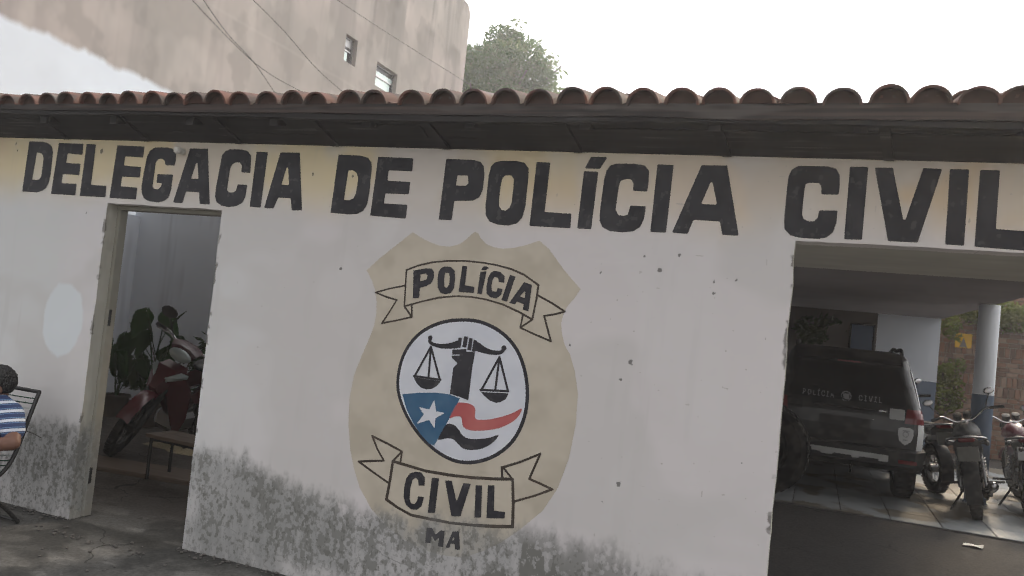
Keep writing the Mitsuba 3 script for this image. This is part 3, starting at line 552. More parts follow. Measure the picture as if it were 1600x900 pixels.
def sloped_box(x0, x1, y0, y1, zt, zl, n=24, wob=0.0055, seed=0):
    xs = np.linspace(x0, x1, n); w = wob * (meshkit.noise(np.c_[xs * 2.2, xs * 0 + seed, xs * 0]) - 0.5) * 2
    lo, hi = zl(xs) + w, zt(xs) + w * 0.3
    V = np.concatenate([np.c_[xs, np.full(n, y0), lo], np.c_[xs, np.full(n, y0), hi], np.c_[xs, np.full(n, y1), hi], np.c_[xs, np.full(n, y1), lo]])
    F = []
    for i in range(n - 1):
        for a, b in ((0, 1), (1, 2), (2, 3), (3, 0)):
            p, q, r, s = a * n + i, b * n + i, b * n + i + 1, a * n + i + 1
            F += [[p, q, r], [p, r, s]]
    for i in (0, n - 1): F += [[i, n + i, 2 * n + i], [i, 2 * n + i, 3 * n + i]]
    m = trimesh.Trimesh(V, F, process=False); m.fix_normals(); return m


zw = lambda x: 2.523 - 0.0074 * x          # where the soffit meets the wall


def soffit_strip(x0, x1, t0, t1, n=40, seed=0, th=0.014):
    """one weathered board of the sloping soffit, between the fractions t0 and t1 of the way from the eave (0) to the wall (1)"""
    xs = np.linspace(x0, x1, n); rings = []
    for t, e in ((t0, 0), (t1, 1)):
        w = 0.014 * (meshkit.fbm(np.c_[xs * 3.0, xs * 0 + seed * 3.3 + e, xs * 0], 3, 5) - .5)
        k = 0.012 * (meshkit.fbm(np.c_[xs * 1.3, xs * 0 + seed * 5.1 + e, xs * 0 + 4], 3, 6) - .5) * (t < .98)
        y = (OV + 0.03) * (1 - t) - 0.001 * t; z = (zb(xs) + 0.012) * (1 - t) + zw(xs) * t
        for q in (0, th): rings.append(np.c_[xs, np.full(n, y) + w * (0.0 if t > .98 else 1), z + k + q])
    V = np.concatenate(rings); F = []
    for A, B_ in ((0, 2), (2, 3), (3, 1), (1, 0)):
        for i in range(n - 1):
            p, q, r, s = A * n + i, B_ * n + i, B_ * n + i + 1, A * n + i + 1; F += [[p, q, r], [p, r, s]]
    for i in (0, n - 1): F += [[i, n + i, 3 * n + i], [i, 3 * n + i, 2 * n + i]]
    m = trimesh.Trimesh(V, F, process=False); m.fix_normals(); return m


add(f'{S}__eave_lath', sloped_box(-4.4, 9.0, OV + 0.005, OV + 0.06, lambda x: zv(x) - 0.004, zb, n=160, wob=0.006, seed=9), 'lath_wood')
add(f'{S}__eave_lath', sloped_box(-4.4, 9.0, OV + 0.018, OV + 0.06, lambda x: zb(x) + 0.004, lambda x: zb(x) - 0.022, n=160, wob=0.009, seed=3), 'dark_wood')
for k, (t0, t1) in enumerate(((.06, .36), (.33, .70), (.67, 1.0))):
    for e, (xa, xb) in enumerate(((-4.4, [1.1, 2.4, .35][k]), ([1.1, 2.4, .35][k] + .004, 9.0))):
        add(f'{S}__soffit_board', soffit_strip(xa, xb, t0, t1, 120, seed=k * 2 + e, th=.010 + .004 * k), 'dark_wood')
for k, x in enumerate(np.arange(-4.2, 8.9, 0.74)):
    dx = .05 * (random.random() - .5)
    p = []
    for t in (.10, .93):
        y = (OV + 0.03) * (1 - t); z = (zb(x) + 0.012) * (1 - t) + zw(x) * t
        for s in (-.022, .022):
            for q in (-.016, .008): p.append((x + dx + s + .05 * t, y, z + q))
    add(f'{S}__soffit_batten', hull(p), 'dark_wood')
# cobweb strands sagging across the boards are left to the wood's grain; roof deck closes the slope
deck = trimesh.Trimesh(*[np.array(a) for a in ([(-4.4, OV + .03, 2.67), (9, OV + .03, 2.62), (9, 4.1, 2.62 + 4.37 * SL), (-4.4, 4.1, 2.67 + 4.37 * SL), (-4.4, OV + .03, 2.655), (9, OV + .03, 2.605), (9, 4.1, 2.605 + 4.37 * SL), (-4.4, 4.1, 2.655 + 4.37 * SL)],
                                               [(0, 1, 2), (0, 2, 3), (4, 6, 5), (4, 7, 6), (0, 4, 1), (1, 4, 5), (2, 6, 3), (3, 6, 7)])], process=False)
del deck


def deck_piece(x0, x1, y1):
    p = []
    for y in (OV + 0.055, y1):
        for x in (x0, x1):
            z = zv(x) - 0.03 + (y - OV) * SL; p += [(x, y, z), (x, y, z - 0.02)]
    return hull(p)


add(f'{S}__roof', deck_piece(-4.4, 3.3, YB), 'dark_wood', label='low clay tiled roof over the front wall')
add(f'{S}__roof__deck', deck_piece(3.301, 9.0, 4.15), 'dark_wood')
# rafters under the deck
for k, x in enumerate(np.arange(-4.1, 8.9, 0.62)):
    z = zv(x) - 0.052; y1 = YB - .05 if x < 3.25 else 4.1
    add(f'{S}__roof__rafter', hull([(x + s * .028, y, z + (y - OV) * SL - h) for s in (-1, 1) for y in (OV + 0.055, y1) for h in (0, 0.08)]), 'dark_wood')


def arch(r0, r1, L, n=14, t=0.011, sag=1.0):
    """half-round clay tile from y=0 (radius r0) to y=L (radius r1), open below"""
    a = np.linspace(0, math.pi, n); V = []
    for y, r in ((0, r0), (L, r1)):
        for k in (0, t): V.append(np.c_[np.cos(a) * (r - k), np.full(n, y), np.sin(a) * (r - k) * sag])
    V = np.concatenate(V); F = []
    for i in range(n - 1):
        for A, Bq, fl in ((0, 2, 0), (1, 3, 1), (0, 1, 1), (2, 3, 0)):
            p, q, r, s = A * n + i, Bq * n + i, Bq * n + i + 1, A * n + i + 1
            F += [[p, r, q], [p, s, r]] if fl else [[p, q, r], [p, r, s]]
    for i in (0, n - 1): F += [[i, n + i, 3 * n + i], [i, 3 * n + i, 2 * n + i]]
    m = trimesh.Trimesh(V, F, process=False); m.fix_normals(); return m


tilt = trimesh.transformations.rotation_matrix(math.atan(SL), [1, 0, 0])
txs = list(DATA['tiles'])
while txs[0] > -4.2: txs.insert(0, txs[0] - 0.178 + 0.01 * (random.random() - .5))
while txs[-1] < 8.8: txs.append(txs[-1] + 0.172 + 0.014 * (random.random() - .5))
rest, plugs = [], []
for i, x in enumerate(txs):
    vis = -1.2 < x < 5.5
    for r in range(1 if x < 3.3 else 1, 14):
        pass
    for r in range(0, 12):
        y = OV + r * 0.36
        if y + 0.3 > (YB if x < 3.3 else 4.15): break
        j = 0.008
        c = arch(0.079 + 0.006 * (random.random() - .5), 0.066, 0.42, sag=0.84 + 0.18 * random.random())
        c.apply_transform(trimesh.transformations.rotation_matrix(0.03 * (random.random() - .5), [0, 0, 1])); c.apply_transform(trimesh.transformations.rotation_matrix(0.05 * (random.random() - .5), [0, 1, 0])); c.apply_transform(tilt)
        c.apply_translation((x + j * (random.random() - .5) * (r > 0), y - (0.012 + 0.014 * random.random()) * (r == 0), zv(x) - 0.012 + (y - OV) * SL + 0.010 * (random.random() - .5)))
        if r == 0 and vis: add(f'{S}__roof__tile', c, 'terracotta', 35)
        else: rest.append(c)
        xn = txs[i + 1] if i + 1 < len(txs) else x + .175
        p = arch(0.068, 0.074, 0.42, sag=0.55); p.apply_transform(trimesh.transformations.rotation_matrix(math.pi, [0, 1, 0])); p.apply_transform(tilt)
        p.apply_translation(((x + xn) / 2, y + 0.008 * (r == 0), zv(x) + 0.032 + (y - OV) * SL))
        if r == 0 and vis: add(f'{S}__roof__pan_tile', p, 'terracotta', 35)
        else: rest.append(p)
    a = np.linspace(0, math.pi, 12)
    pl = trimesh.creation.extrude_polygon(Polygon(np.c_[np.cos(a) * .069, np.sin(a) * .060 + .003]), 0.03, engine='earcut')
    pl.apply_transform(np.array([[1, 0, 0, x], [0, 0, -1, OV + 0.030 + 0.012 * random.random()], [0, 1, 0, zv(x) - 0.006], [0, 0, 0, 1.0]]))
    if vis: add(f'{S}__roof__mortar_plug', pl, 'tile_mortar')
    else: rest.append(pl)
add(f'{S}__roof__back_tiles', rest, 'terracotta', 35, kind='stuff', label='rows of clay tiles up the roof slope')

# ---- rooms behind the front wall
ZC = 2.36
add(f'{S}__partition_wall', bx(3.30, 3.42, WT + 0.002, 11.0, -0.1, 2.62), 'inner_wall')
add(f'{S}__courtyard_wall', bx(-4.40, 3.298, 4.3, 4.42, -0.1, 3.5), 'inner_wall', label='tall pale wall at the back of the plant courtyard')
add(f'{S}__side_wall', bx(-4.42, -4.30, WT + .002, 4.298, -0.1, 2.5), 'inner_wall')
add(f'{S}__roof_slab', bx(3.424, 6.40, 1.30, 11.05, ZC, ZC + 0.14), 'dim_ceiling', label='flat concrete slab over the garage')
add(f'{S}__lintel_beam', bx(4.0, 8.9, WT + 0.002, 1.28, H + 0.004, H + 0.16), 'jamb_paint', label='deep plastered beam over the garage doorway')
add(f'{S}__back_wall', bx(5.42, 6.385, 11.02, 11.15, -0.1, ZC - 0.001), 'dado_wall', label='garage back wall, white above and blue grey below')
add(f'{S}__shade_tinted_wall', bx(3.424, 5.418, 10.98, 11.15, -0.1, ZC - 0.001), 'shade_brown_plaster', label='left part of the garage back wall, coloured brown for the shade on it')
add(f'{S}__back_wall__window', bx(5.02, 5.36, 10.94, 10.978, 1.62, 2.13), 'blue_grey_paint')
add(f'{S}__back_wall__window__frame', [rbx(4.99, 5.02, 10.925, 10.978, 1.60, 2.16), rbx(5.36, 5.39, 10.925, 10.978, 1.60, 2.16), rbx(5.02, 5.36, 10.925, 10.978, 2.13, 2.16), rbx(5.02, 5.36, 10.925, 10.978, 1.60, 1.62)], 'plastic_black')
pr = [(0.13, 0.0), (0.13, 0.02), (0.115, 0.03), (0.115, 1.29)]
cm = lathe([(0, 0)] + pr + [(0, 1.29)], 'z', 36); cm.apply_translation((6.355, 6.9, 0)); add(f'{S}__column', cm, 'blue_grey_paint', 40, label='round column with blue grey foot and white shaft')
cm = lathe([(0, 1.291), (0.1135, 1.291), (0.1135, ZC - 0.002), (0, ZC - 0.002)], 'z', 36); cm.apply_translation((6.355, 6.9, 0)); add(f'{S}__column__shaft', cm, 'white_paint', 40)

# ================================================================ NEIGHBOUR BUILDING
N = 'neighbouring_building'; XN = -4.5
tag(N, 'tall bare plaster building with two small windows behind the station', 'building')
prof = sbox(-1.2, -0.1, 14.13, 9.55)
corner = Polygon([(13.4, 9.9), (14.4, 9.9), (14.4, 8.9)] + [(13.83 + 0.3 * math.cos(a), 9.25 + 0.3 * math.sin(a)) for a in np.linspace(0, math.pi / 2, 8)])
prof = prof.difference(corner)
wins = [(8.86, 9.27, 6.30, 6.83), (10.05, 10.9, 6.19, 6.69)]
for a, b, c, d in wins: prof = prof.difference(sbox(a, c, b, d))
nm = trimesh.util.concatenate([trimesh.creation.extrude_polygon(p, 0.16, engine='earcut') for p in polys(prof)])
nm.apply_transform(np.array([[0, 0, 1, XN - 0.16], [1, 0, 0, 0], [0, 1, 0, 0], [0, 0, 0, 1.0]]))
add(f'{N}__wall', nm, 'neighbour_plaster', label='stained plaster wall with a white painted lower part')
add(f'{N}__far_wall', bx(-10, XN - 0.161, 14.0, 14.12, -0.1, 9.3), 'neighbour_plaster')
add(f'{N}__near_wall', bx(-10, XN - 0.161, -1.19, -1.05, -0.1, 9.5), 'neighbour_plaster')
add(f'{N}__flat_roof', bx(-10, XN - 0.161, -1.04, 13.99, 8.9, 9.0), 'grout')
for k, (a, b, c, d) in enumerate(wins):
    w = f'{N}__window' if k == 0 else f'{N}__window_001'
    x = XN - 0.115
    add(w, bx(x - 0.012, x - 0.006, a, b, c, d), 'window_dark')
    fr = 0.035
    zm = c + (d - c) * (0.48 if k == 0 else 0.50)
    add(w + '__frame', [bx(x - 0.005, x + .02, a, a + fr, c, d), bx(x - 0.005, x + .02, b - fr, b, c, d), bx(x - 0.005, x + .02, a + fr, b - fr, d - fr, d), bx(x - 0.005, x + .02, a + fr, b - fr, c, c + fr), bx(x - 0.005, x + .025, a + fr, b - fr, zm - .014, zm + .014)], 'grey_frame')
    sh = (b - fr) - (0.12 if k == 0 else 0.06)
    add(w + '__pane', bx(x - 0.004, x + 0.002, a + fr + .002, sh, c + fr + .002, zm - .016), 'sky_tinted_pane')
    if k: add(w + '__pane', bx(x - 0.004, x + 0.002, a + fr + .002, b - fr - .002, zm + .016, d - fr - .10), 'sky_tinted_pane')
    else: add(w + '__shutter', bx(x - 0.004, x + 0.001, a + fr + .002, b - fr - .002, d - .19, d - fr - .002), 'grey_frame')

cables = [([(4.0, 6.0), (4.69, 5.71), (5.49, 5.45), (6.15, 5.28), (7.26, 5.21), (8.6, 5.1)], 'black cable crossing the plaster wall, leftmost and lowest of four'),
          ([(4.2, 6.15), (4.9, 5.80), (5.58, 5.46), (5.99, 5.33), (6.6, 5.02), (7.2, 4.75)], 'black cable meeting and crossing the leftmost cable on the plaster wall'),
          ([(5.0, 6.5), (5.93, 6.23), (6.85, 6.01), (7.5, 5.80), (8.58, 5.59), (10.0, 5.4)], 'black cable ending below the small left window of the plaster building'),
          ([(7.0, 7.14), (8.12, 7.16), (9.78, 7.23), (11.15, 7.30), (13.74, 7.45), (14.1, 7.47)], 'long black cable passing above both small windows of the plaster building')]
for pts, lab in cables:
    p = curve([(XN + 0.25, y, z) for y, z in pts], 30)
    k = add('overhead_cable', tube(p, 0.006, 6), 'cable_rubber', True); tag(k, lab, 'cable')

# ================================================================ TREE BEHIND
def leaf_cloud(centres, radii, n, size, seed, clump=0.0, hang=0.0, cut=0.465):
    r = np.random.default_rng(seed); C = np.array(centres); R = np.array(radii)
    vol = R.prod(1); w = r.choice(len(C), n, p=vol / vol.sum())
    d = r.normal(size=(n, 3)); d /= np.linalg.norm(d, axis=1, keepdims=True)
    P = C[w] + d * R[w] * (r.random((n, 1)) ** 0.42)
    keep = meshkit.fbm(P * (1.1 / max(0.3, clump or 1)), 3, seed) > cut
    P = P[keep]; n = len(P)
    a = r.normal(size=(n, 3)); a[:, 2] = a[:, 2] * .6 - hang; a /= np.linalg.norm(a, axis=1, keepdims=True)
    b = np.cross(a, r.normal(size=(n, 3))); b /= np.linalg.norm(b, axis=1, keepdims=True)
    s = size * (0.6 + 0.8 * r.random((n, 1)))
    V = np.stack([P - a * s, P + b * s * .38, P + a * s, P - b * s * .38], 1).reshape(-1, 3)
    k = np.arange(n)[:, None] * 4
    return V, np.concatenate([k + [0, 1, 2], k + [0, 2, 3]])


def leafmesh(*a, **k):
    V, F = leaf_cloud(*a, **k); return trimesh.Trimesh(V, F, process=False)


TX, TY = -8.6, 25.0
tag('tree', 'leafy green tree rising behind the tiled roof', 'tree')
tr = [tube(curve([(TX, TY, -0.1), (TX + .1, TY, 3), (TX - .1, TY + .1, 6), (TX, TY, 8.6)], 14), np.linspace(.34, .2, 14), 10)]
for k in range(9):
    a = k * 2.4; L = 2.2 + 0.6 * random.random()
    tr.append(tube(curve([(TX, TY, 7.0 + .25 * k), (TX + L * .5 * math.cos(a), TY + L * .5 * math.sin(a), 8.6 + .25 * k), (TX + L * math.cos(a), TY + L * math.sin(a), 9.7 + .3 * k)], 8), np.linspace(.13, .03, 8), 6))
add('tree__trunk', tr, 'bark', True)
cents = [(TX, TY, 10.2), (TX - 1.1, TY, 11.5), (TX + .7, TY + .3, 12.2), (TX + 1.8, TY, 11.3), (TX + 2.3, TY - .2, 10.1), (TX - 1.9, TY + .4, 10.3), (TX + 0.2, TY - 1.0, 11.4), (TX + .3, TY, 12.9)]
rads = [(2.2, 2.2, 1.4), (1.3, 1.4, 1.1), (1.3, 1.4, 1.0), (.95, 1.1, .9), (.8, .9, .7), (1.1, 1.2, 1.2), (1.5, 1.2, 1.0), (.8, .8, .6)]
add('tree__crown', leafmesh(cents, rads, 26000, 0.12, 5, cut=0.43), 'tree_leaf')
add('tree__crown', leafmesh([(c[0] + .5, c[1], c[2] + .35) for c in cents], [tuple(.85 * q for q in r) for r in rads], 7000, 0.12, 8), 'tree_leaf_lit_tint', label='foliage on the right of the crown, tinted paler to stand for sunlight')

# ================================================================ BRICK BOUNDARY WALL AND YARD
tag('brick_wall', 'rough unplastered brick wall beyond the garage column', 'wall')
YW = 12.6
add('brick_wall__mortar', bx(6.0, 11.4, YW + 0.012, YW + 0.14, -0.1, 3.0), 'mortar')
bricks = 0; restb = []
z = 0.0; row = 0
while z < 2.95:
    upright = row in (13, 14, 19) ; h = 0.19 if upright else 0.085
    x = 6.0 - (0.0 if row % 2 else 0.1)
    while x < 11.3:
        w = (0.085 if upright else 0.185) * (0.92 + 0.16 * random.random())
        o = 0.012 * (random.random() - 0.5)
        m = rbx(x + .006, x + w - .006, YW - 0.010 + o, YW + 0.05, z + .007, z + h - .005, 0.005)
        if x > 6.35 and x < 8.25 and 0.3 < z < 2.5 and bricks < 300:
            add('brick_wall__brick', m, f'brick_{random.randrange(3)}'); bricks += 1
        else: restb.append(m)
        x += w
    z += h; row += 1
add('brick_wall__outer_bricks', restb, 'brick_0', kind='stuff', label='remaining bricks of the rough wall')
add('boundary_wall', bx(11.42, 11.55, 0.3, 13.0, -0.1, 1.9), 'mortar'); tag('boundary_wall', 'grey side wall closing the yard on the right, out of sight', 'wall')
# yellow board with a dark triangle hung on the bricks
add('yellow_sign', rbx(6.83, 7.10, YW - .05, YW - .028, 1.94, 2.20, .008), 'yellow_paint')
tag('yellow_sign', 'small yellow board with dark triangle on the brick wall', 'sign')
add('yellow_sign__triangle', slab(Polygon([(6.90, 1.95), (7.03, 1.95), (6.965, 2.13)]), YW - .053, YW - .0505), 'mortar')
V1 = leafmesh([(6.55, YW - .55, 2.2), (6.66, YW - .5, 1.65), (7.05, YW - .4, 2.62), (7.5, YW - .4, 2.55), (6.7, YW - .5, 1.1)], [(.32, .25, .45), (.30, .25, .40), (.45, .25, .22), (.7, .3, .28), (.3, .2, .4)], 5200, 0.05, 12)
tag('yard_plant', 'straggly green creeper against the brick wall beside the column', 'plant')
add('yard_plant__foliage', V1, 'yard_leaf')
add('yard_plant__stem', [tube(curve([(6.7, YW - .5, 0), (6.66, YW - .52, .9), (6.62, YW - .5, 1.7), (6.9, YW - .45, 2.4)], 12), np.linspace(.022, .008, 12), 6), tube(curve([(6.68, YW - .5, .6), (6.8, YW - .52, 1.2), (6.78, YW - .5, 1.8)], 8), np.linspace(.014, .006, 8), 6)], 'bark', True)
# climbing plant on the garage's inner wall, above the vehicle
tag('hanging_plant', 'dull dark foliage in the garage above the vehicle roof', 'plant')
add('hanging_plant__foliage', leafmesh([(4.35, 10.7, 2.0), (4.62, 10.75, 2.05), (4.8, 10.8, 1.9), (4.5, 10.7, 1.82)], [(.28, .18, .2), (.25, .16, .2), (.2, .15, .16), (.35, .18, .15)], 900, 0.06, 21), 'shrub_leaf')
add('hanging_plant__stem', tube(curve([(4.5, 10.8, 0.02), (4.48, 10.8, 1.0), (4.55, 10.75, 1.9)], 10), .018, 6), 'bark', True)

# ================================================================ POLICE VEHICLE
VX, VY = 4.83, 5.72


def rrect(hw, y0, y1, r, n=7):
    """rounded rectangle ring, counter-clockwise seen from above: starts at the rear middle"""
    r = min(r, hw * .95, (y1 - y0) / 2.05); out = []
    for cx, cy, a0 in ((hw - r, y0 + r, -90), (hw - r, y1 - r, 0), (-hw + r, y1 - r, 90), (-hw + r, y0 + r, 180)):
        for a in np.radians(np.linspace(a0, a0 + 90, n)): out.append((cx + r * math.cos(a), cy + r * math.sin(a)))
    return np.array(out)


# height, half width, rear y, front y, corner radius
SECT = [(0.36, .76, .10, 4.05, .16), (0.46, .795, .03, 4.12, .16), (0.62, .81, .0, 4.14, .15), (0.80, .812, -.005, 4.13, .14), (0.96, .80, .01, 4.05, .13),
        (1.02, .785, .025, 3.95, .13), (1.06, .765, .04, 3.2, .13), (1.12, .75, .055, 2.95, .14), (1.30, .705, .11, 2.65, .15), (1.48, .655, .175, 2.35, .16), (1.58, .625, .22, 2.15, .17), (1.635, .58, .29, 2.0, .18), (1.66, .50, .42, 1.85, .18)]
HS = np.array(SECT)


def sect(z):
    return [np.interp(z, HS[:, 0], HS[:, k]) for k in range(1, 5)]


def loft(zs):
    rings = []
    for z in zs:
        hw, y0, y1, r = sect(z); q = rrect(hw, y0, y1, r); rings.append(np.c_[q, np.full(len(q), z)])
    n = len(rings[0]); V = np.concatenate(rings); F = []
    for i in range(len(rings) - 1):
        for j in range(n):
            a, b, c, d = i * n + j, i * n + (j + 1) % n, (i + 1) * n + (j + 1) % n, (i + 1) * n + j
            F += [[a, b, c], [a, c, d]]
    for i, s in ((0, -1), (len(rings) - 1, 1)):
        k = len(V); V = np.vstack([V, rings[i].mean(0)])
        F += [[i * n + j, i * n + (j + 1) % n, k][::s] for j in range(n)]
    return trimesh.Trimesh(V, F, process=False)


def at_rear(x, z, off=0.004):
    """depth of the rear face at (x, z), pushed out by off"""
    hw, y0, y1, r = sect(z); d = max(0.0, abs(x) - (hw - r))
    return y0 + r - math.sqrt(max(r * r - d * d, 0)) - off


def rear_patch(shape, off=0.004, step=0.05):
    """a (x, z) shape draped over the rear face"""
    out = []
    for p in polys(shape):
        x0, z0, x1, z1 = p.bounds
        for i in np.arange(math.floor(x0 / step), math.ceil(x1 / step)):
            for j in np.arange(math.floor(z0 / step), math.ceil(z1 / step)):
                c = p.intersection(sbox(i * step, j * step, (i + 1) * step, (j + 1) * step))
                for q in polys(c):
                    v, f = trimesh.creation.triangulate_polygon(q, engine='earcut')
                    v3 = np.array([(a, at_rear(a, b, off), b) for a, b in v]); nn = np.cross(v3[f[:, 1]] - v3[f[:, 0]], v3[f[:, 2]] - v3[f[:, 0]])
                    out.append(trimesh.Trimesh(v3, np.where((nn[:, 1] > 0)[:, None], f[:, ::-1], f), process=False))
    return trimesh.util.concatenate(out)


V = 'police_vehicle'; XF = mat4((VX, VY, 0.015))
tag(V, 'dark police off-road vehicle parked tail out in the garage', 'car')
body = loft(np.unique(np.r_[HS[:, 0], np.linspace(.36, 1.66, 30)]))
fc = body.triangles_center
dark = ((fc[:, 1] < 0.10) & ((np.abs(fc[:, 0]) < 0.735) | (fc[:, 2] > 0.93) | (fc[:, 2] < 0.56))) | (fc[:, 2] > 1.05) | (fc[:, 2] < 0.50)
add(f'{V}__body', body.submesh([np.where(~dark)[0]], append=True, repair=False), 'car_white', 35, XF, label='white painted body sides of the dark vehicle')
add(f'{V}__shell', body.submesh([np.where(dark)[0]], append=True, repair=False), 'car_black', 35, XF, label='black tail, roof and sills')
add(f'{V}__tailgate', rear_patch(sbox(-.60, .56, .60, 1.00).buffer(-.03).buffer(.03), 0.006), 'car_black', True, XF)
add(f'{V}__tailgate__recess', rear_patch(sbox(-.26, .66, .26, .90).buffer(-.02).buffer(.02), 0.010), 'plastic_black', True, XF)
add(f'{V}__rear_window', rear_patch(Polygon([(-.62, 1.075), (.62, 1.075), (.52, 1.47), (-.52, 1.47)]).buffer(-.04).buffer(.04), 0.006), 'car_glass', True, XF)
add(f'{V}__tailgate__trim', [tube([(-.34, at_rear(-.34, 1.005) - .012, 1.005), (.36, at_rear(.36, 1.005) - .012, 1.005)], .013, 8)], 'plastic_black', True, XF)
add(f'{V}__tailgate__handle', rbx(.33, .42, -.035, .02, .992, 1.02, .008), 'chrome', False, XF)
add(f'{V}__tailgate__lock', trimesh.creation.icosphere(2, .012).apply_translation((.29, -.012, .90)), 'chrome', True, XF)
sp = hull([(x, y, zz) for x in (-.55, .55) for y, zz in ((.12, 1.50), (.10, 1.525), (.36, 1.64), (.36, 1.58))])
add(f'{V}__spoiler', sp, 'car_black', 30, XF)
add(f'{V}__spoiler__brake_light', rbx(-.12, .12, .095, .125, 1.505, 1.522, .004), 'red_lens', False, XF)
for s in (-1, 1):
    # wrap-round tail lamps
    lens = rear_patch(Polygon([(s * .60, .90), (s * .805, .90), (s * .775, 1.055), (s * .62, 1.055)]).buffer(-.012).buffer(.012), 0.012, .02)
    add(f'{V}__tail_light', lens, 'red_lens', True, XF)
    add(f'{V}__tail_light__clear_lens', rear_patch(sbox(min(s * .45, s * .60), .93, max(s * .45, s * .60), 1.045).buffer(-.012).buffer(.012), 0.010, .02), 'bumper_silver' if s > 0 else 'plastic_black', True, XF)
    add(f'{V}__roof_rail', tube(curve([(s * .56, .44, 1.64), (s * .565, .52, 1.668), (s * .565, 1.2, 1.685), (s * .565, 1.9, 1.675), (s * .56, 1.98, 1.64)], 18), .022, 8), 'plastic_black', True, XF)
    add(f'{V}__side_window', hull([(s * x, y, zz) for x, y, zz in ((.762, .42, 1.10), (.762, 2.75, 1.10), (.668, .50, 1.47), (.668, 2.3, 1.47), (.74, .42, 1.10), (.74, 2.75, 1.10), (.64, .5, 1.47), (.64, 2.3, 1.47))]), 'car_glass', False, XF)
    add(f'{V}__pillar_trim', tube([(s * .755, .15, 1.07), (s * .70, .20, 1.28), (s * .645, .27, 1.47)], .012, 6), 'chrome' if s > 0 else 'car_black', True, XF)
    for yc in (.78, 3.25): add(f'{V}__wheel_arch', tube([(s * .79, yc + .43 * math.cos(a), .38 + .43 * math.sin(a)) for a in np.linspace(-.1, math.pi + .1, 16)], .05, 8), 'plastic_black', True, XF)
    add(f'{V}__mirror', rbx(*sorted((s * .80, s * .98)), 2.75, 2.84, 1.05, 1.22, .03), 'car_black', False, XF)
add(f'{V}__bumper', hull([(x, y, zz) for x, y, zz in ((-.80, -.05, .42), (.80, -.05, .42), (-.83, .0, .62), (.83, .0, .62), (-.72, -.10, .44), (.72, -.10, .44), (-.72, -.10, .60), (.72, -.10, .60), (.84, .3, .62), (-.84, .3, .62), (.82, .3, .40), (-.82, .3, .40))]), 'plastic_black', 25, XF)
step = unary_union([sbox(-.60, .475, .46, .545)]).difference(unary_union([sbox(c - .09, .46, c + .09, .487).buffer(.008) for c in (-.32, .0, .27)]))
add(f'{V}__bumper__step', slab(step, -.125, -.101), 'bumper_silver', False, XF)
add(f'{V}__rear_window__wiper', [tube([(.02, at_rear(.02, 1.07) - .02, 1.07), (-.20, at_rear(-.2, 1.16) - .018, 1.16)], .008, 6), tube([(-.02, at_rear(-.02, 1.11) - .016, 1.105), (-.38, at_rear(-.38, 1.2) - .016, 1.215)], .006, 6)], 'plastic_black', True, XF)
add(f'{V}__bumper__reflector', rbx(.56, .74, -.112, -.10, .475, .515, .004), 'red_lens', False, XF)
add(f'{V}__tow_hook', [tube(curve([(.1, -.05, .40), (.1, -.1, .34), (.1, -.04, .31)], 8), .015, 8)], 'black_steel', True, XF)


def wheel(key, cx, cy, cz, R, W, xf, rim='bumper_silver', axis='x'):
    prof = [(R * .60, -W / 2 + .01), (R * .66, -W / 2), (R * .88, -W / 2), (R * .97, -W * .40), (R, -W * .30), (R, W * .30), (R * .97, W * .40), (R * .88, W / 2), (R * .66, W / 2), (R * .60, W / 2 - .01)]
    t = lathe(prof + [prof[0]], axis, 40)
    lugs = []
    for k in range(36):
        a = k * 2 * math.pi / 36
        for sd in (-1, 1):
            b = trimesh.creation.box((W * .26, .028 * R / .34, .012)); b.apply_translation((sd * W * .25, 0, R + .002)); b.apply_transform(trimesh.transformations.rotation_matrix(a + sd * .06, [1, 0, 0])); lugs.append(b)
    t = trimesh.util.concatenate([t] + lugs); t.apply_translation((cx, cy, cz))
    r = lathe([(0, -W * .12), (.05, -W * .2), (.07, -W * .05), (R * .5, -W * .12), (R * .61, -W * .42), (R * .61, W * .42), (R * .5, W * .12), (.07, W * .05), (.05, W * .2), (0, W * .12)], axis, 30); r.apply_translation((cx, cy, cz))
    add(f'{key}', t, 'rubber', 30, xf); return add(f'{key}__rim', r, rim, 30, xf)


for i, (x, y) in enumerate([(.70, .78), (-.70, .78), (.70, 3.25), (-.70, 3.25)]):
    k = f'{V}__wheel' + ('' if i == 0 else f'_{i:03d}')
    wheel(k, x, y, .345, .345, .22, XF)
# lettering on the rear glass
def rear_text(key, txt, x, z, h, m, width):
    t = meshkit.text_mesh(txt, h, 0.002, bold=True); v = t.vertices.copy(); v[:, 0] = (v[:, 0] - v[:, 0].min()) * width / np.ptp(v[:, 0])
    w = v[:, 0].max()
    X = x + v[:, 0]; Zz = z + v[:, 1]
    t.vertices = np.stack([X, np.array([at_rear(a, b, 0.008) for a, b in zip(X, Zz)]) - v[:, 2], Zz], 1)
    add(key, t, m, False, XF); return w


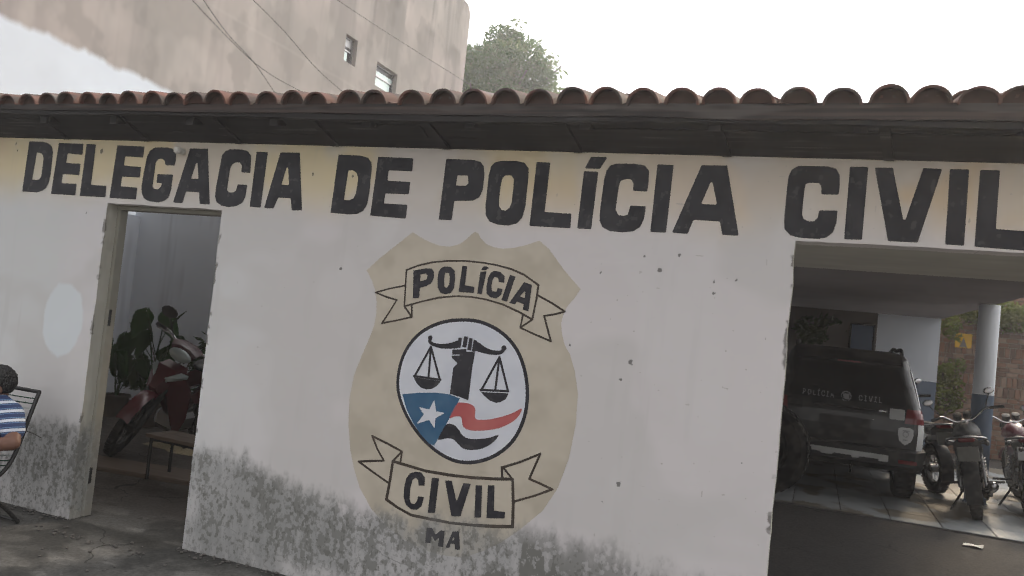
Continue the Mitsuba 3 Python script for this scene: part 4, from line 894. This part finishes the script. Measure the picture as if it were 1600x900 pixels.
rear_text(f'{V}__rear_window__lettering', 'P O L Í C I A', -.455, 1.09, .058, 'grey_decal', .33)
rear_text(f'{V}__rear_window__lettering', 'C I V I L', .13, 1.09, .058, 'grey_decal', .235)
em = Point(.0, 1.12).buffer(.055).difference(Point(.0, 1.12).buffer(.046)).union(sbox(-.025, 1.095, .025, 1.14).buffer(.008))
add(f'{V}__rear_window__emblem', rear_patch(em, .009, .03), 'grey_decal', False, XF)
sd = affinity.scale(Polygon([(.53, .86), (.575, .885), (.62, .875), (.665, .885), (.71, .86), (.712, .78), (.69, .70), (.62, .645), (.55, .70), (.528, .78)]), .74, .74)
add(f'{V}__shield_decal', rear_patch(sd.buffer(.008), .013, .03), 'white_decal', True, XF, label='small white shield decal on the tail corner')
add(f'{V}__shield_decal__charge', rear_patch(affinity.scale(unary_union([Point(.62, .79).buffer(.042).difference(Point(.62, .79).buffer(.033)), sbox(.575, .835, .665, .848), sbox(.59, .70, .65, .714)]), .74, .74), .016, .03), 'grey_decal', False, XF)

# big tyre behind the doorway edge
tag('spare_tyre', 'large black tyre standing in the dark behind the doorway edge', 'tyre')
XT = mat4((4.0, 5.22, .505), math.radians(82))
wheel('spare_tyre__tread', 0, 0, 0, .50, .26, XT, 'rubber')

# ================================================================ MOTORCYCLES
def motorcycle(key, label, cat, loc, rz, tank='plastic_black', lean=0.0, plate='plate_grey', fairing=None, steer=0.25, plate_txt='', group=None):
    """street motorcycle pointing along +y, rear contact at the origin, 1.30 m wheelbase"""
    A = mat4(loc, rz) @ trimesh.transformations.rotation_matrix(lean, [0, 1, 0])
    tag(key, label, cat, group)
    R = .30

    def a(part, m, mt, sm=35, xf=A, lab=None): return add(f'{key}__{part}', m, mt, sm, xf, label=lab)
    # rear wheel
    def torus(cy, w, r=R, xf=A, name='rear_wheel'):
        an = np.linspace(0, 2 * np.pi, 37); ring = np.c_[np.zeros(37), cy + (r - w / 2) * np.cos(an), r + (r - w / 2) * np.sin(an)]
        t = tube(ring, w / 2, 12, False)
        bl = []
        for k in range(40):
            q = k * 2 * math.pi / 40
            for s in (-1, 1):
                b = trimesh.creation.box((w * .42, .03, .010)); b.apply_translation((s * w * .2, 0, r - .002)); b.apply_transform(trimesh.transformations.rotation_matrix(q + s * .05, [1, 0, 0])); b.apply_translation((0, cy, r)); bl.append(b)
        a(name, [t] + bl, 'rubber', 35, xf)
        rim = tube(np.c_[np.zeros(37), cy + (r - w * .95) * np.cos(an), r + (r - w * .95) * np.sin(an)], w * .28, 8, False)
        sp = [tube([(0.02 * (-1) ** k, cy, r), (0, cy + (r - w) * math.cos(k * .349), r + (r - w) * math.sin(k * .349))], .004, 4, False) for k in range(18)]
        hub = lathe([(0, -.06), (.05, -.06), (.05, .06), (0, .06)], 'x', 16).apply_translation((0, cy, r))
        a(name + '__rim', [rim, hub] + sp, 'dull_metal', 35, xf)
    torus(0.0, .115)
    a('rear_mudguard', [grid(np.linspace(-.075, .075, 5), np.linspace(math.radians(60), math.radians(200), 16), lambda u, t: np.stack([u, .33 * np.cos(t), .31 + .335 * np.sin(t) - 1.8 * u * u], -1))], 'plastic_black', True)
    a('plate_holder', hull([(s * .07, y, z) for s in (-1, 1) for y, z in ((-.20, .80), (-.27, .62), (-.25, .62), (-.17, .80))]), 'plastic_black')
    pl = rbx(-.10, .10, -.006, .006, -.075, .075, .004); pl.apply_transform(trimesh.transformations.rotation_matrix(-.28, [1, 0, 0])); pl.apply_translation((0, -.295, .70)); a('number_plate', pl, plate)
    a('tail_light', rbx(-.075, .075, -.30, -.20, .82, .87, .015), 'red_lens', 20)
    for s in (-1, 1):
        a('indicator', [tube([(s * .06, -.20, .80), (s * .17, -.22, .80)], .009, 6), trimesh.creation.icosphere(2, .026).apply_translation((s * .18, -.22, .80))], 'plastic_black', True)
        a('shock_absorber', [tube([(s * .12, .02, .33), (s * .11, .16, .70)], .016, 8), tube(np.c_[s * (.117 + .03 * np.cos(np.linspace(0, 40, 90))), .05 + np.linspace(0, .09, 90) + .03 * np.sin(np.linspace(0, 40, 90)), np.linspace(.42, .63, 90)], .006, 5, False)], 'dull_metal', True)
        a('swingarm', [tube([(s * .105, -.04, .30), (s * .10, .48, .36)], .02, 8)], 'black_steel', True)
        a('footrest', [tube([(s * .12, .42, .33), (s * .30, .42, .33)], .014, 8)], 'black_steel', True)
    seat = grid(np.linspace(-1, 1, 11), np.linspace(0, 1, 22), lambda u, t: np.stack([u * (.13 - .05 * t), -.22 + .86 * t, .83 - .05 * np.sin(t * 3.1) - .055 * np.abs(u) ** 3 + .03 * (t < .3)], -1))
    seatb = grid(np.linspace(-1, 1, 5), np.linspace(0, 1, 22), lambda u, t: np.stack([-u * (.13 - .05 * t), -.22 + .86 * t, .73 + .0 * u], -1))
    a('seat', hull(np.vstack([seat.vertices, seatb.vertices])), 'plastic_black', 30)
    for s in (-1, 1): a('side_panel', hull([(s * x, y, z) for x, y, z in ((.10, -.15, .76), (.13, .05, .74), (.14, .40, .72), (.13, .40, .52), (.11, .1, .60), (.09, .40, .6))]), tank if tank != 'plastic_black' else 'car_black', 30)
    a('grab_rail', tube(curve([(-.12, .05, .80), (-.13, -.22, .86), (0, -.30, .875), (.13, -.22, .86), (.12, .05, .80)], 20), .012, 8), 'dull_metal', True)
    tk = trimesh.creation.icosphere(3, 1.0); v = tk.vertices; v[:, 2] = np.where(v[:, 2] < 0, v[:, 2] * .55, v[:, 2]); tk.vertices = v * [.145, .30, .15] + [0, .86, .82]; a('fuel_tank', tk, tank, True)
    a('fuel_tank__cap', lathe([(0, 0), (.03, 0), (.028, .012), (0, .014)], 'z', 16).apply_translation((0, .80, .965)), 'chrome')
    a('engine', [rbx(-.15, .15, .42, .80, .24, .46, .04), rbx(-.09, .09, .60, .80, .46, .66, .02)] + [rbx(-.115, .115, .585, .815, .47 + k * .028, .481 + k * .028, .004) for k in range(7)], 'dull_metal', 20)
    a('frame', [tube(curve(p, 14), .02, 8) for p in ([(0, 1.05, .86), (0, .80, .70), (0, .40, .70), (0, -.12, .74)], [(0, 1.05, .80), (0, .98, .50), (0, .80, .25), (0, .45, .24)], [(0.08, .42, .70), (.09, .40, .40), (.09, .48, .26)], [(-0.08, .42, .70), (-.09, .40, .40), (-.09, .48, .26)])], 'black_steel', True)
    ex = [tube(curve([(.05, .82, .52), (.08, .92, .38), (.12, .75, .24), (.15, .30, .27)], 18), .02, 10)]
    a('exhaust', ex, 'dull_metal', True); a('exhaust__muffler', tube([(.155, .32, .27), (.165, .26, .28), (.18, -.18, .36), (.185, -.26, .375)], [.03, .048, .052, .035], 16), 'chrome', True)
    a('side_stand', tube([(-.10, .40, .26), (-.26, .34, .03)], .012, 8), 'black_steel', True)
    # front end turns about the steering head
    st = trimesh.transformations.rotation_matrix(steer, [0, -.45, .89], [0, 1.06, .85]); Fx = A @ st
    torus(1.30, .09, .30, Fx, 'front_wheel')
    a('front_mudguard', grid(np.linspace(-.06, .06, 5), np.linspace(math.radians(30), math.radians(165), 14), lambda u, t: np.stack([u, 1.30 + .335 * np.cos(t), .30 + .335 * np.sin(t) - 1.8 * u * u], -1)), tank, True, Fx)
    for s in (-1, 1):
        a('fork', [tube([(s * .09, 1.30, .30), (s * .09, 1.17, .60)], .026, 10), tube([(s * .09, 1.17, .60), (s * .085, 1.03, .92)], .018, 10)], 'dull_metal', True, Fx)
        a('handlebar', tube(curve([(0, 1.0, .97), (s * .12, 1.0, .98), (s * .22, .97, 1.05), (s * .30, .90, 1.06)], 14), .012, 8), 'chrome', True, Fx)
        a('grip', tube([(s * .28, .918, 1.06), (s * .39, .83, 1.05)], .018, 10), 'rubber', True, Fx)
        a('lever', tube([(s * .26, .97, 1.05), (s * .38, .90, 1.035)], .006, 6), 'chrome', True, Fx)
        mh = trimesh.creation.icosphere(2, 1.0); mh.vertices = mh.vertices * [.06, .018, .038] + [s * .34, .98, 1.25]
        a('mirror', [tube([(s * .24, .96, 1.06), (s * .30, 1.0, 1.16), (s * .34, .985, 1.23)], .006, 6), mh], 'plastic_black', True, Fx)
        a('mirror__glass', trimesh.creation.icosphere(2, 1.0).apply_transform(np.array([[.052, 0, 0, s * .34], [0, .004, 0, .961], [0, 0, .031, 1.25], [0, 0, 0, 1.0]])), 'chrome', True, Fx)
    a('headlight', lathe([(0, 1.10), (.05, 1.10), (.085, 1.17), (.09, 1.21), (0, 1.225)], 'y', 24).apply_translation((0, 0, .90)), fairing or 'plastic_black', 40, Fx)
    a('instrument', [lathe([(0, 0), (.045, 0), (.045, .06), (0, .065)], 'z', 18).apply_transform(trimesh.transformations.rotation_matrix(.5, [1, 0, 0])).apply_translation((s * .055, 1.06, 1.0)) for s in (-1, 1)], 'plastic_black', 40, Fx)
    if fairing:
        a('fairing', hull([(s * x, y, z) for s in (-1, 1) for x, y, z in ((.10, 1.20, .80), (.14, 1.10, .92), (.10, 1.10, 1.08), (.03, 1.25, .95), (.15, 1.0, .85), (.09, .98, 1.02))]), fairing, 30, Fx)
    return A


motorcycle('motorcycle', 'black motorcycle parked tail out beside the vehicle, in front of the column', 'motorcycle', (6.19, 5.72, .02), math.radians(-9), lean=math.radians(-11), steer=.35)
for k, (px, s) in enumerate(((-.062, 'H'),)):
    pass
motorcycle('motorcycle_001', 'motorcycle with pale fairing, half hidden between the vehicle and the black motorcycle', 'motorcycle', (5.98, 7.2, .02), math.radians(18), tank='car_white', lean=math.radians(-6), fairing='headlight_glass', steer=.3)
motorcycle('motorcycle_002', 'red motorcycle with white plate right of the column', 'motorcycle', (6.84, 6.6, .02), math.radians(-6), tank='red_paint', lean=math.radians(-7), plate='white_decal', steer=.3)
motorcycle('motorcycle_003', 'dark motorcycle at the right edge of the photo, nearer than the red one', 'motorcycle', (6.9, 5.95, .02), math.radians(-24), tank='maroon_plastic', lean=math.radians(-7), steer=.2)

# scrap of paper on the dark garage floor
pp = grid(np.linspace(0, .16, 8), np.linspace(0, .11, 6), lambda u, v: np.stack([5.83 + u * .96 + v * .2, 4.28 - u * .2 + v * .9, .012 + .018 * np.abs(np.sin(u * 22 + v * 9)) * (u / .16)], -1))
add('paper_scrap', [pp, trimesh.Trimesh(pp.vertices - [0, 0, .0012], pp.faces[:, ::-1], process=False)], 'paper'); tag('paper_scrap', 'small white scrap of paper on the garage floor', 'paper')

# ================================================================ COURTYARD BEHIND THE LEFT DOOR
K = 'red_moped'; tag(K, 'red moped parked nose left in the shady doorway', 'moped')
AK = mat4((-1.36, 1.60, .008), math.radians(-79), 1.09) @ trimesh.transformations.rotation_matrix(math.radians(-19), [1, 0, 0])


def ka(part, m, mt, sm=35, xf=None, lab=None): return add(f'{K}__{part}', m, mt, sm, AK if xf is None else AK @ xf, label=lab)


ST = trimesh.transformations.rotation_matrix(math.radians(16), [-.46, 0, .89], [-.28, 0, .80])


def moped_wheel(name, cx, R, w, xf):
    an = np.linspace(0, 2 * np.pi, 41)
    t = tube(np.c_[cx + (R - w / 2) * np.cos(an), np.zeros(41), R + (R - w / 2) * np.sin(an)], w / 2, 12, False)
    bl = []
    for k in range(44):
        b = trimesh.creation.box((.024, w * .7, .008)); b.apply_translation((0, 0, R - .001)); b.apply_transform(trimesh.transformations.rotation_matrix(k * 2 * math.pi / 44, [0, 1, 0])); b.apply_translation((cx, 0, R)); bl.append(b)
    ka(name, [t] + bl, 'rubber', 35, xf)
    rim = tube(np.c_[cx + (R - w) * np.cos(an), np.zeros(41), R + (R - w) * np.sin(an)], w * .24, 8, False)
    sp = [tube([(cx, .018 * (-1) ** k, R), (cx + (R - w) * math.cos(k * .349), 0, R + (R - w) * math.sin(k * .349))], .0035, 4, False) for k in range(18)]
    ka(name + '__rim', [rim, lathe([(0, -.05), (.045, -.05), (.045, .05), (0, .05)], 'y', 16).apply_translation((cx, 0, R))] + sp, 'black_steel', 35, xf)


moped_wheel('front_wheel', 0, .28, .075, ST); moped_wheel('rear_wheel', -1.23, .28, .09, np.eye(4))
ka('front_mudguard', grid(np.linspace(-.055, .055, 7), np.linspace(math.radians(25), math.radians(150), 18), lambda u, t: np.stack([.325 * np.cos(t), u, .28 + .325 * np.sin(t) - 6 * u * u], -1)), 'red_paint', True, ST)
for s in (-1, 1):
    ka('fork', [tube([(0, s * .065, .28), (-.16, s * .065, .58)], .024, 10), tube([(-.16, s * .065, .58), (-.26, s * .06, .76)], .018, 10)], 'black_steel', True, ST)
    ka('handlebar', tube(curve([(-.34, 0, .96), (-.36, s * .12, .98), (-.42, s * .22, 1.0), (-.47, s * .31, .99)], 12), .012, 8), 'chrome', True, ST)
    ka('grip', tube([(-.455, s * .27, .992), (-.50, s * .38, .985)], .019, 10), 'rubber', True, ST)
    ka('lever', tube([(-.38, s * .21, 1.0), (-.42, s * .35, .985)], .006, 6), 'chrome', True, ST)
    mh = trimesh.creation.icosphere(2, 1.0); mh.vertices = mh.vertices * [.022, .075, .05] + [-.36, s * .30, 1.17]
    ka('mirror', [tube([(-.37, s * .17, 1.0), (-.36, s * .24, 1.09), (-.36, s * .29, 1.14)], .006, 6), mh], 'plastic_black', True, ST)
    ka('indicator', hull([(x, s * y, z) for x, y, z in ((-.12, .05, .73), (-.17, .135, .76), (-.26, .17, .79), (-.25, .17, .76), (-.13, .06, .69), (-.22, .12, .80))]), 'headlight_glass', 30)
    ka('leg_shield', hull([(x, s * y, z) for x, y, z in ((-.16, .05, .68), (-.24, .13, .78), (-.32, .22, .66), (-.40, .23, .40), (-.44, .19, .25), (-.36, .17, .26), (-.28, .06, .50), (-.30, .05, .76), (-.42, .10, .3))]), 'red_paint', 30)
    ka('side_cover', hull([(x, s * y, z) for x, y, z in ((-.62, .06, .52), (-.75, .13, .66), (-1.05, .145, .72), (-1.45, .09, .76), (-1.40, .08, .66), (-1.0, .13, .52), (-.7, .10, .45), (-.9, .03, .6))]), 'red_paint', 30)
    ka('shock_absorber', tube([(-1.22, s * .12, .30), (-1.12, s * .12, .62)], .022, 10), 'dull_metal', True)
ka('nose_cowl', hull([(x, s * y, z) for s in (-1, 1) for x, y, z in ((-.08, .035, .62), (-.11, .05, .70), (-.20, .10, .80), (-.32, .10, .83), (-.30, .08, .55), (-.16, .05, .55), (-.34, .12, .62))]), 'red_paint', 30)
ka('handlebar_cowl', hull([(x, s * y, z) for s in (-1, 1) for x, y, z in ((-.22, .05, .94), (-.26, .12, .97), (-.34, .14, 1.00), (-.44, .10, .99), (-.42, .08, .90), (-.25, .06, .87), (-.36, .05, 1.03), (-.25, .05, 1.0))]), 'maroon_plastic', 30, ST)
hl = trimesh.creation.icosphere(3, 1.0); hl.vertices = hl.vertices * [.05, .10, .055] + [-.235, 0, .925]; ka('headlight', hl, 'headlight_glass', True, ST)
ka('frame_tube', tube(curve([(-.30, 0, .72), (-.42, 0, .42), (-.62, 0, .34), (-.85, 0, .50), (-1.2, 0, .62)], 18), .045, 10), 'maroon_plastic', True)
sm = trimesh.creation.icosphere(3, 1.0); sm.vertices = np.c_[sm.vertices[:, 0] * .40, sm.vertices[:, 1] * .14, np.where(sm.vertices[:, 2] < 0, sm.vertices[:, 2] * .05, sm.vertices[:, 2] * .065)] + [-1.02, 0, .775]; ka('seat', sm, 'plastic_black', True)
ka('engine', [rbx(-.80, -.48, -.12, .12, .18, .36, .04)], 'dull_metal', 20)
ka('exhaust', [tube(curve([(-.55, -.08, .22), (-.7, -.14, .18), (-.9, -.15, .2)], 10), .018, 8), tube([(-.9, -.15, .20), (-.98, -.15, .22), (-1.35, -.16, .32), (-1.42, -.16, .34)], [.025, .045, .05, .03], 14)], 'chrome', True)
ka('tail_light', rbx(-1.50, -1.42, -.06, .06, .70, .77, .015), 'red_lens', 20)
ka('side_stand', tube([(-.6, .1, .2), (-.66, .26, .0)], .011, 8), 'black_steel', True)

tag('wooden_bench', 'low brown plank bench on thin black legs inside the doorway', 'bench')
A = mat4((-.12, 1.22, 0), math.radians(-4))
for k in range(2): add('wooden_bench__plank', rbx(-.42, .50, -.14 + k * .145, -.003 + k * .145, .345, .375, .004), 'plank_wood', False, A)
for x in (-.38, .46):
    for y in (-.11, .11): add('wooden_bench__leg', tube([(x, y, 0.004), (x, y, .344)], .013, 8), 'black_steel', True, A)
add('wooden_bench__rail', [tube([(-.38, -.11, .33), (.46, -.11, .33)], .01, 6), tube([(-.38, .11, .33), (.46, .11, .33)], .01, 6)], 'black_steel', True, A)
add('doorstep', rbx(-1.9, .0, 1.10, 1.48, -.03, .035, .012).apply_transform(trimesh.transformations.rotation_matrix(math.radians(9), [0, 0, 1], [-.9, 1.3, 0])), 'plank_wood'); tag('doorstep', 'low brown earth step on the floor behind the left door', kind='structure')


def big_leaf(L, W, cup=.12, droop=.3, n=9):
    """heart-shaped leaf in the xz plane, tip down, stalk joint at the origin"""
    def fn(u, v):
        w = np.where(v < .25, np.sqrt(np.clip(v / .25, 0, 1)), np.cos((v - .25) / .75 * math.pi / 2) ** .8) * W / 2
        z = .18 * L * np.abs(u) * (1 - v) - v * L + .03 * L * np.sin(v * 23 + u * 3) * np.abs(u)
        return np.stack([u * w, cup * (np.abs(u) ** 1.5) * W - droop * L * v * v, z], -1)
    return grid(np.linspace(-1, 1, n), np.linspace(0.001, 1, 14), fn)


def place_leaf(m, base, yaw, tip, roll=0.0):
    R = trimesh.transformations
    m = m.copy(); m.apply_transform(R.rotation_matrix(roll, [0, 1, 0])); m.apply_transform(R.rotation_matrix(tip, [1, 0, 0])); m.apply_transform(R.rotation_matrix(yaw, [0, 0, 1])); m.apply_translation(base); return m


def pot(key, x, y, r, h):
    m = lathe([(0, 0), (r * .7, 0), (r * .95, h * .9), (r * 1.05, h * .9), (r * 1.05, h), (r * .92, h), (r * .88, h * .85), (0, h * .85)], 'z', 28).apply_translation((x, y, .0)); add(key + '__pot', m, 'pot_clay', 40)


E = 'elephant_ear_plant'; tag(E, 'plant with two big upright heart shaped leaves behind the moped', 'plant'); PX, PY = -2.42, 2.98
pot(E, PX, PY, .17, .28)
yawc = math.radians(50)
for bx_, bz, L, W, yw, tp, rl in [(-2.62, 1.27, .36, .22, yawc - .2, -.25, .25), (-2.36, 1.27, .36, .21, yawc + .3, -.2, -.3), (-2.52, 1.02, .30, .22, yawc + .6, .3, .5), (-2.20, 1.0, .28, .20, yawc - .5, .35, -.6), (-2.72, .98, .26, .18, yawc, .2, .9), (-2.30, .86, .30, .22, yawc + .2, .5, -.2)]:
    by = PY - .06 + .12 * random.random()
    add(f'{E}__leaf', place_leaf(big_leaf(L, W), (bx_, by, bz), yw, tp, rl), 'plant_leaf', True)
    add(f'{E}__stalk', tube(curve([(PX, PY, .22), ((PX * 1.4 + bx_ * .6) / 2, PY, .22 + (bz - .22) * .55), (bx_, by, bz - .02)], 10), .008, 6), 'plant_leaf', True)
for p in ([(PX, PY, .8), (-2.55, PY, 1.1), (-2.63, PY, 1.31)], [(PX, PY, .8), (-2.25, PY, 1.15), (-2.05, PY, 1.33)], [(PX, PY, .7), (-2.7, PY, .98), (-2.86, PY, 1.13)], [(PX, PY, .7), (-2.2, PY, .95), (-2.08, PY, 1.05)]):
    add(f'{E}__rolled_leaf', tube(curve(p, 12), np.r_[np.full(6, .006), np.linspace(.02, .004, 6)], 8), 'shrub_leaf', True)
D2 = 'dark_shrub'; tag(D2, 'dense dark green shrub low behind the moped', 'plant'); pot(D2, -2.66, 3.35, .2, .3)
add(f'{D2}__foliage', leafmesh([(-2.66, 3.35, .70), (-2.3, 3.3, .75), (-2.95, 3.35, .62), (-2.45, 3.4, .95), (-2.1, 3.3, .55), (-3.0, 3.5, .8)], [(.45, .25, .35), (.35, .22, .3), (.35, .25, .32), (.3, .2, .25), (.35, .2, .35), (.3, .2, .3)], 5200, .07, 33), 'shrub_leaf')
add(f'{D2}__stem', [tube(curve([(-2.66, 3.35, .25), (-2.6 + q, 3.35, .5), (-2.6 + 2 * q, 3.33, .85)], 8), np.linspace(.016, .006, 8), 6) for q in (-.12, 0, .12, .2)], 'bark', True)
G = 'broad_leaved_plant'; tag(G, 'plant with upright broad leaves beside the left door frame', 'plant'); pot(G, -3.12, 3.15, .16, .26)
for q in range(12):
    a = q * 2.4; rr = .05 + .16 * random.random(); zz = .55 + .42 * random.random(); bp = (-3.10 + rr * math.cos(a), 3.15 + rr * math.sin(a), zz)
    add(f'{G}__leaf', place_leaf(big_leaf(.30, .14), bp, yawc + (random.random() - .5) * 1.6, -.2 + .8 * random.random(), (random.random() - .5) * 1.4), 'plant_leaf' if q % 3 else 'shrub_leaf', True)
    add(f'{G}__stalk', tube(curve([(-3.12, 3.15, .2), ((-3.12 + bp[0]) / 2, 3.15, .4), bp], 6), .006, 5), 'plant_leaf', True)

# ================================================================ PERSON ON A CORD CHAIR
def bones(chains, refine=.018, it=10):
    parts = []
    for ch in chains:
        for (p, r), (q, s) in zip(ch[:-1], ch[1:]):
            a = m3.Manifold.sphere(r, 20).translate(list(p)); b = m3.Manifold.sphere(s, 20).translate(list(q))
            parts.append(m3.Manifold.batch_hull([a, b]))
    m = m3.Manifold.batch_boolean(parts, m3.OpType.Add).refine_to_length(refine)
    mm = m.to_mesh(); t = trimesh.Trimesh(mm.vert_properties[:, :3], mm.tri_verts, process=True)
    trimesh.smoothing.filter_taubin(t, .5, -.52, it); return t


def ell(c, r, R=None, sub=3):
    m = trimesh.creation.icosphere(sub, 1.0); m.vertices = m.vertices * r
    if R is not None: m.apply_transform(R)
    m.apply_translation(c); return m


P = 'person'; tag(P, 'person with short dark hair in blue and white striped shirt sitting in the cord chair', 'person')
cx = -.31
HC = np.array([cx - .005, -.385, .855])
RH = trimesh.transformations.rotation_matrix(math.radians(-28), [0, 0, 1])      # face turned a little to his right (photo left); local -y is forward
Lsh, Rsh = (cx + .175, -.385, .705), (cx - .185, -.385, .70)
Lel, Rel = (.055, -.50, .555), (cx - .30, -.56, .52)
Lwr, Rwr = (cx + .13, -.70, .52), (cx - .06, -.76, .50)
head = [[((0, .012, .02), .083), ((0, -.012, .03), .082)], [((0, -.02, -.02), .072), ((0, -.055, -.085), .036)], [((0, .02, -.02), .06), ((0, .015, -.12), .054), ((0, .03, -.19), .062)],
        [((0, -.088, .008), .010), ((0, -.108, -.028), .014)], [((.082, .01, .0), .012), ((.084, .02, -.03), .010)], [((-.082, .01, .0), .012), ((-.084, .02, -.03), .010)], [((.018, -.088, -.058), .010), ((-.018, -.088, -.058), .010)], [((.05, -.07, .025), .014), ((.02, -.082, .028), .012)], [((-.05, -.07, .025), .014), ((-.02, -.082, .028), .012)]]
tr_h = lambda p: tuple((RH[:3, :3] @ np.array(p)) + HC)
head = [[(tr_h(p), r) for p, r in ch] for ch in head]


def hand(w, d, up, side):
    """palm and five fingers from the wrist w, pointing along d; side +1 puts the thumb on +cross(d, up)"""
    w, d, up = (np.array(q, float) for q in (w, d, up)); d /= np.linalg.norm(d); s = np.cross(d, up); s /= np.linalg.norm(s); up = np.cross(s, d); ch = []
    for k, (o, L) in enumerate(((.030, .068), (.010, .076), (-.010, .070), (-.028, .055))):
        b = w + d * .085 + s * o * side; ch.append([(w + s * o * .5 * side, .016), (b, .0125)])
        m = b + d * L * .5 - up * .010; e = b + d * L * .85 - up * .034; ch.append([(b, .0105), (m, .0095), (e, .0085)])
    t0 = w + d * .03 + s * .028 * side; t1 = t0 + d * .03 + s * .028 * side - up * .006; ch.append([(w + d * .01, .017), (t0, .014), (t1, .011), (t1 + d * .028 + s * .004 * side - up * .008, .009)])
    return ch


legs = []
for s in (1, -1):
    legs.append([((cx + s * .09, -.60, .36), .085), ((cx + s * .15, -.98, .47), .055)])
    legs.append([((cx + s * .15, -.98, .47), .054), ((cx + s * .15, -1.03, .28), .048), ((cx + s * .14, -1.05, .09), .034)])
feet = [[((cx + s * .14, -1.04, .045), .036), ((cx + s * .15, -1.16, .035), .034), ((cx + s * .155, -1.24, .028), .024)] for s in (1, -1)]
body = head + [[(Lsh, .055), (tuple((np.array(Lsh) + Lel) / 2), .047), (Lel, .040)], [(Lel, .041), (tuple(.6 * np.array(Lel) + .4 * np.array(Lwr)), .041), (Lwr, .027)], [(Rsh, .055), (Rel, .040)], [(Rel, .041), (Rwr, .027)],
               [((cx, -.40, .66), .11), ((cx, -.55, .42), .11)], [(Lsh, .05), (Rsh, .05)]] + hand(Lwr, np.array(Lwr) - Lel, (0, 0, 1), -1) + hand(Rwr, np.array(Rwr) - Rel, (0, 0, 1), 1) + legs + feet
add(P, bones(body, .013, 6), 'skin', True)
sl = lambda a, b, t: tuple((1 - t) * np.array(a) + t * np.array(b))
add(f'{P}__shirt', bones([[((cx - .08, -.40, .66), .118), ((cx + .08, -.40, .66), .118)], [((cx - .08, -.40, .66), .118), ((cx - .06, -.50, .49), .12), ((cx - .05, -.58, .37), .125)], [((cx + .08, -.40, .66), .118), ((cx + .06, -.50, .49), .12), ((cx + .05, -.58, .37), .125)],
                          [(Lsh, .068), (sl(Lsh, Lel, .62), .068)], [(Rsh, .068), (sl(Rsh, Rel, .62), .068)], [(Lsh, .062), ((cx, -.375, .755), .066), (Rsh, .062)]], .016, 8), 'striped_cloth', True, label='blue shirt with white stripes')
add(f'{P}__shorts', bones([[((cx, -.60, .35), .125), ((cx + .09, -.62, .36), .10), ((cx + .145, -.93, .46), .075)], [((cx, -.60, .35), .125), ((cx - .09, -.62, .36), .10), ((cx - .145, -.93, .46), .075)]], .02, 6), 'trousers', True)
add(f'{P}__sandals', [rbx(cx + s * .148 - .045, cx + s * .148 + .045, -1.27, -1.0, .001, .016, .006) for s in (1, -1)], 'plastic_black')
hr = ell((0, 0, 0), [.092, .108, .103], sub=5); v = hr.vertices
keep = ~((v[:, 1] < -.052) & (v[:, 2] < .062)) & (v[:, 2] > -.075 + .45 * np.clip(-v[:, 1], 0, 1))
hr.update_faces(keep[hr.faces].all(1)); hr.vertices += (meshkit.fbm(hr.vertices * [130, 130, 45], 3, 4)[:, None] - .5) * .020 * hr.vertex_normals
hr.apply_translation((0, .008, .028)); hr.apply_transform(RH); hr.apply_translation(HC)
add(f'{P}__hair', hr, 'hair', True)
for s in (-1, 1):
    add(f'{P}__eye', ell((0, 0, 0), [.012, .006, .006], sub=2).apply_translation((s * .032, -.083, .012)).apply_transform(RH).apply_translation(HC), 'plastic_black', True)

C = 'cord_chair'; tag(C, 'metal framed lounge chair strung with plastic cord against the wall', 'chair')
x0, x1 = -.63, -.115
railp = [(-.235, .83), (-.275, .70), (-.32, .54), (-.40, .36), (-.52, .285), (-.72, .30), (-.93, .37)]
rail = curve([(0, a, b) for a, b in railp], 44)
for x in (x0, x1): add(f'{C}__side_rail', tube(rail + [x, 0, 0], .0125, 8), 'black_steel', True)
add(f'{C}__top_rail', tube([(x0, railp[0][0], railp[0][1]), (x1, railp[0][0], railp[0][1])], .0125, 8), 'black_steel', True)
add(f'{C}__front_rail', tube([(x0, *railp[-1]), (x1, *railp[-1])], .0125, 8), 'black_steel', True)
for x in (x0, x1):
    add(f'{C}__leg', tube(curve([(x, -.60, .285), (x, -.42, .16), (x, -.27, .008)], 10), .0125, 8), 'black_steel', True)
    add(f'{C}__leg', tube(curve([(x, -.50, .285), (x, -.74, .15), (x, -.92, .008)], 10), .0125, 8), 'black_steel', True)
for yy in (-.27, -.92): add(f'{C}__foot_rail', tube([(x0, yy, .018), (x1, yy, .018)], .011, 8), 'black_steel', True)
d = np.r_[0, np.cumsum(np.linalg.norm(np.diff(rail, axis=0), axis=1))]
for k, t in enumerate(np.arange(.045, d[-1] - .02, .033)):
    y, z = np.interp(t, d, rail[:, 1]), np.interp(t, d, rail[:, 2]); sag = .03 if .25 < t else .006
    q = [(x0 + (x1 - x0) * a, y + (sag * .7 * math.sin(math.pi * a) if t < .5 else 0), z - sag * math.sin(math.pi * a)) for a in np.linspace(0, 1, 9)]
    add(f'{C}__cord', tube(q, .0042, 5), 'white_cord' if (k // 2) % 3 else 'green_cord', True)
add(f'{C}__loose_cord', tube(curve([(x1, -.33, .60), (x1 + .05, -.30, .585), (x1 + .12, -.28, .56)], 8), .0028, 5), 'cable_rubber', True)
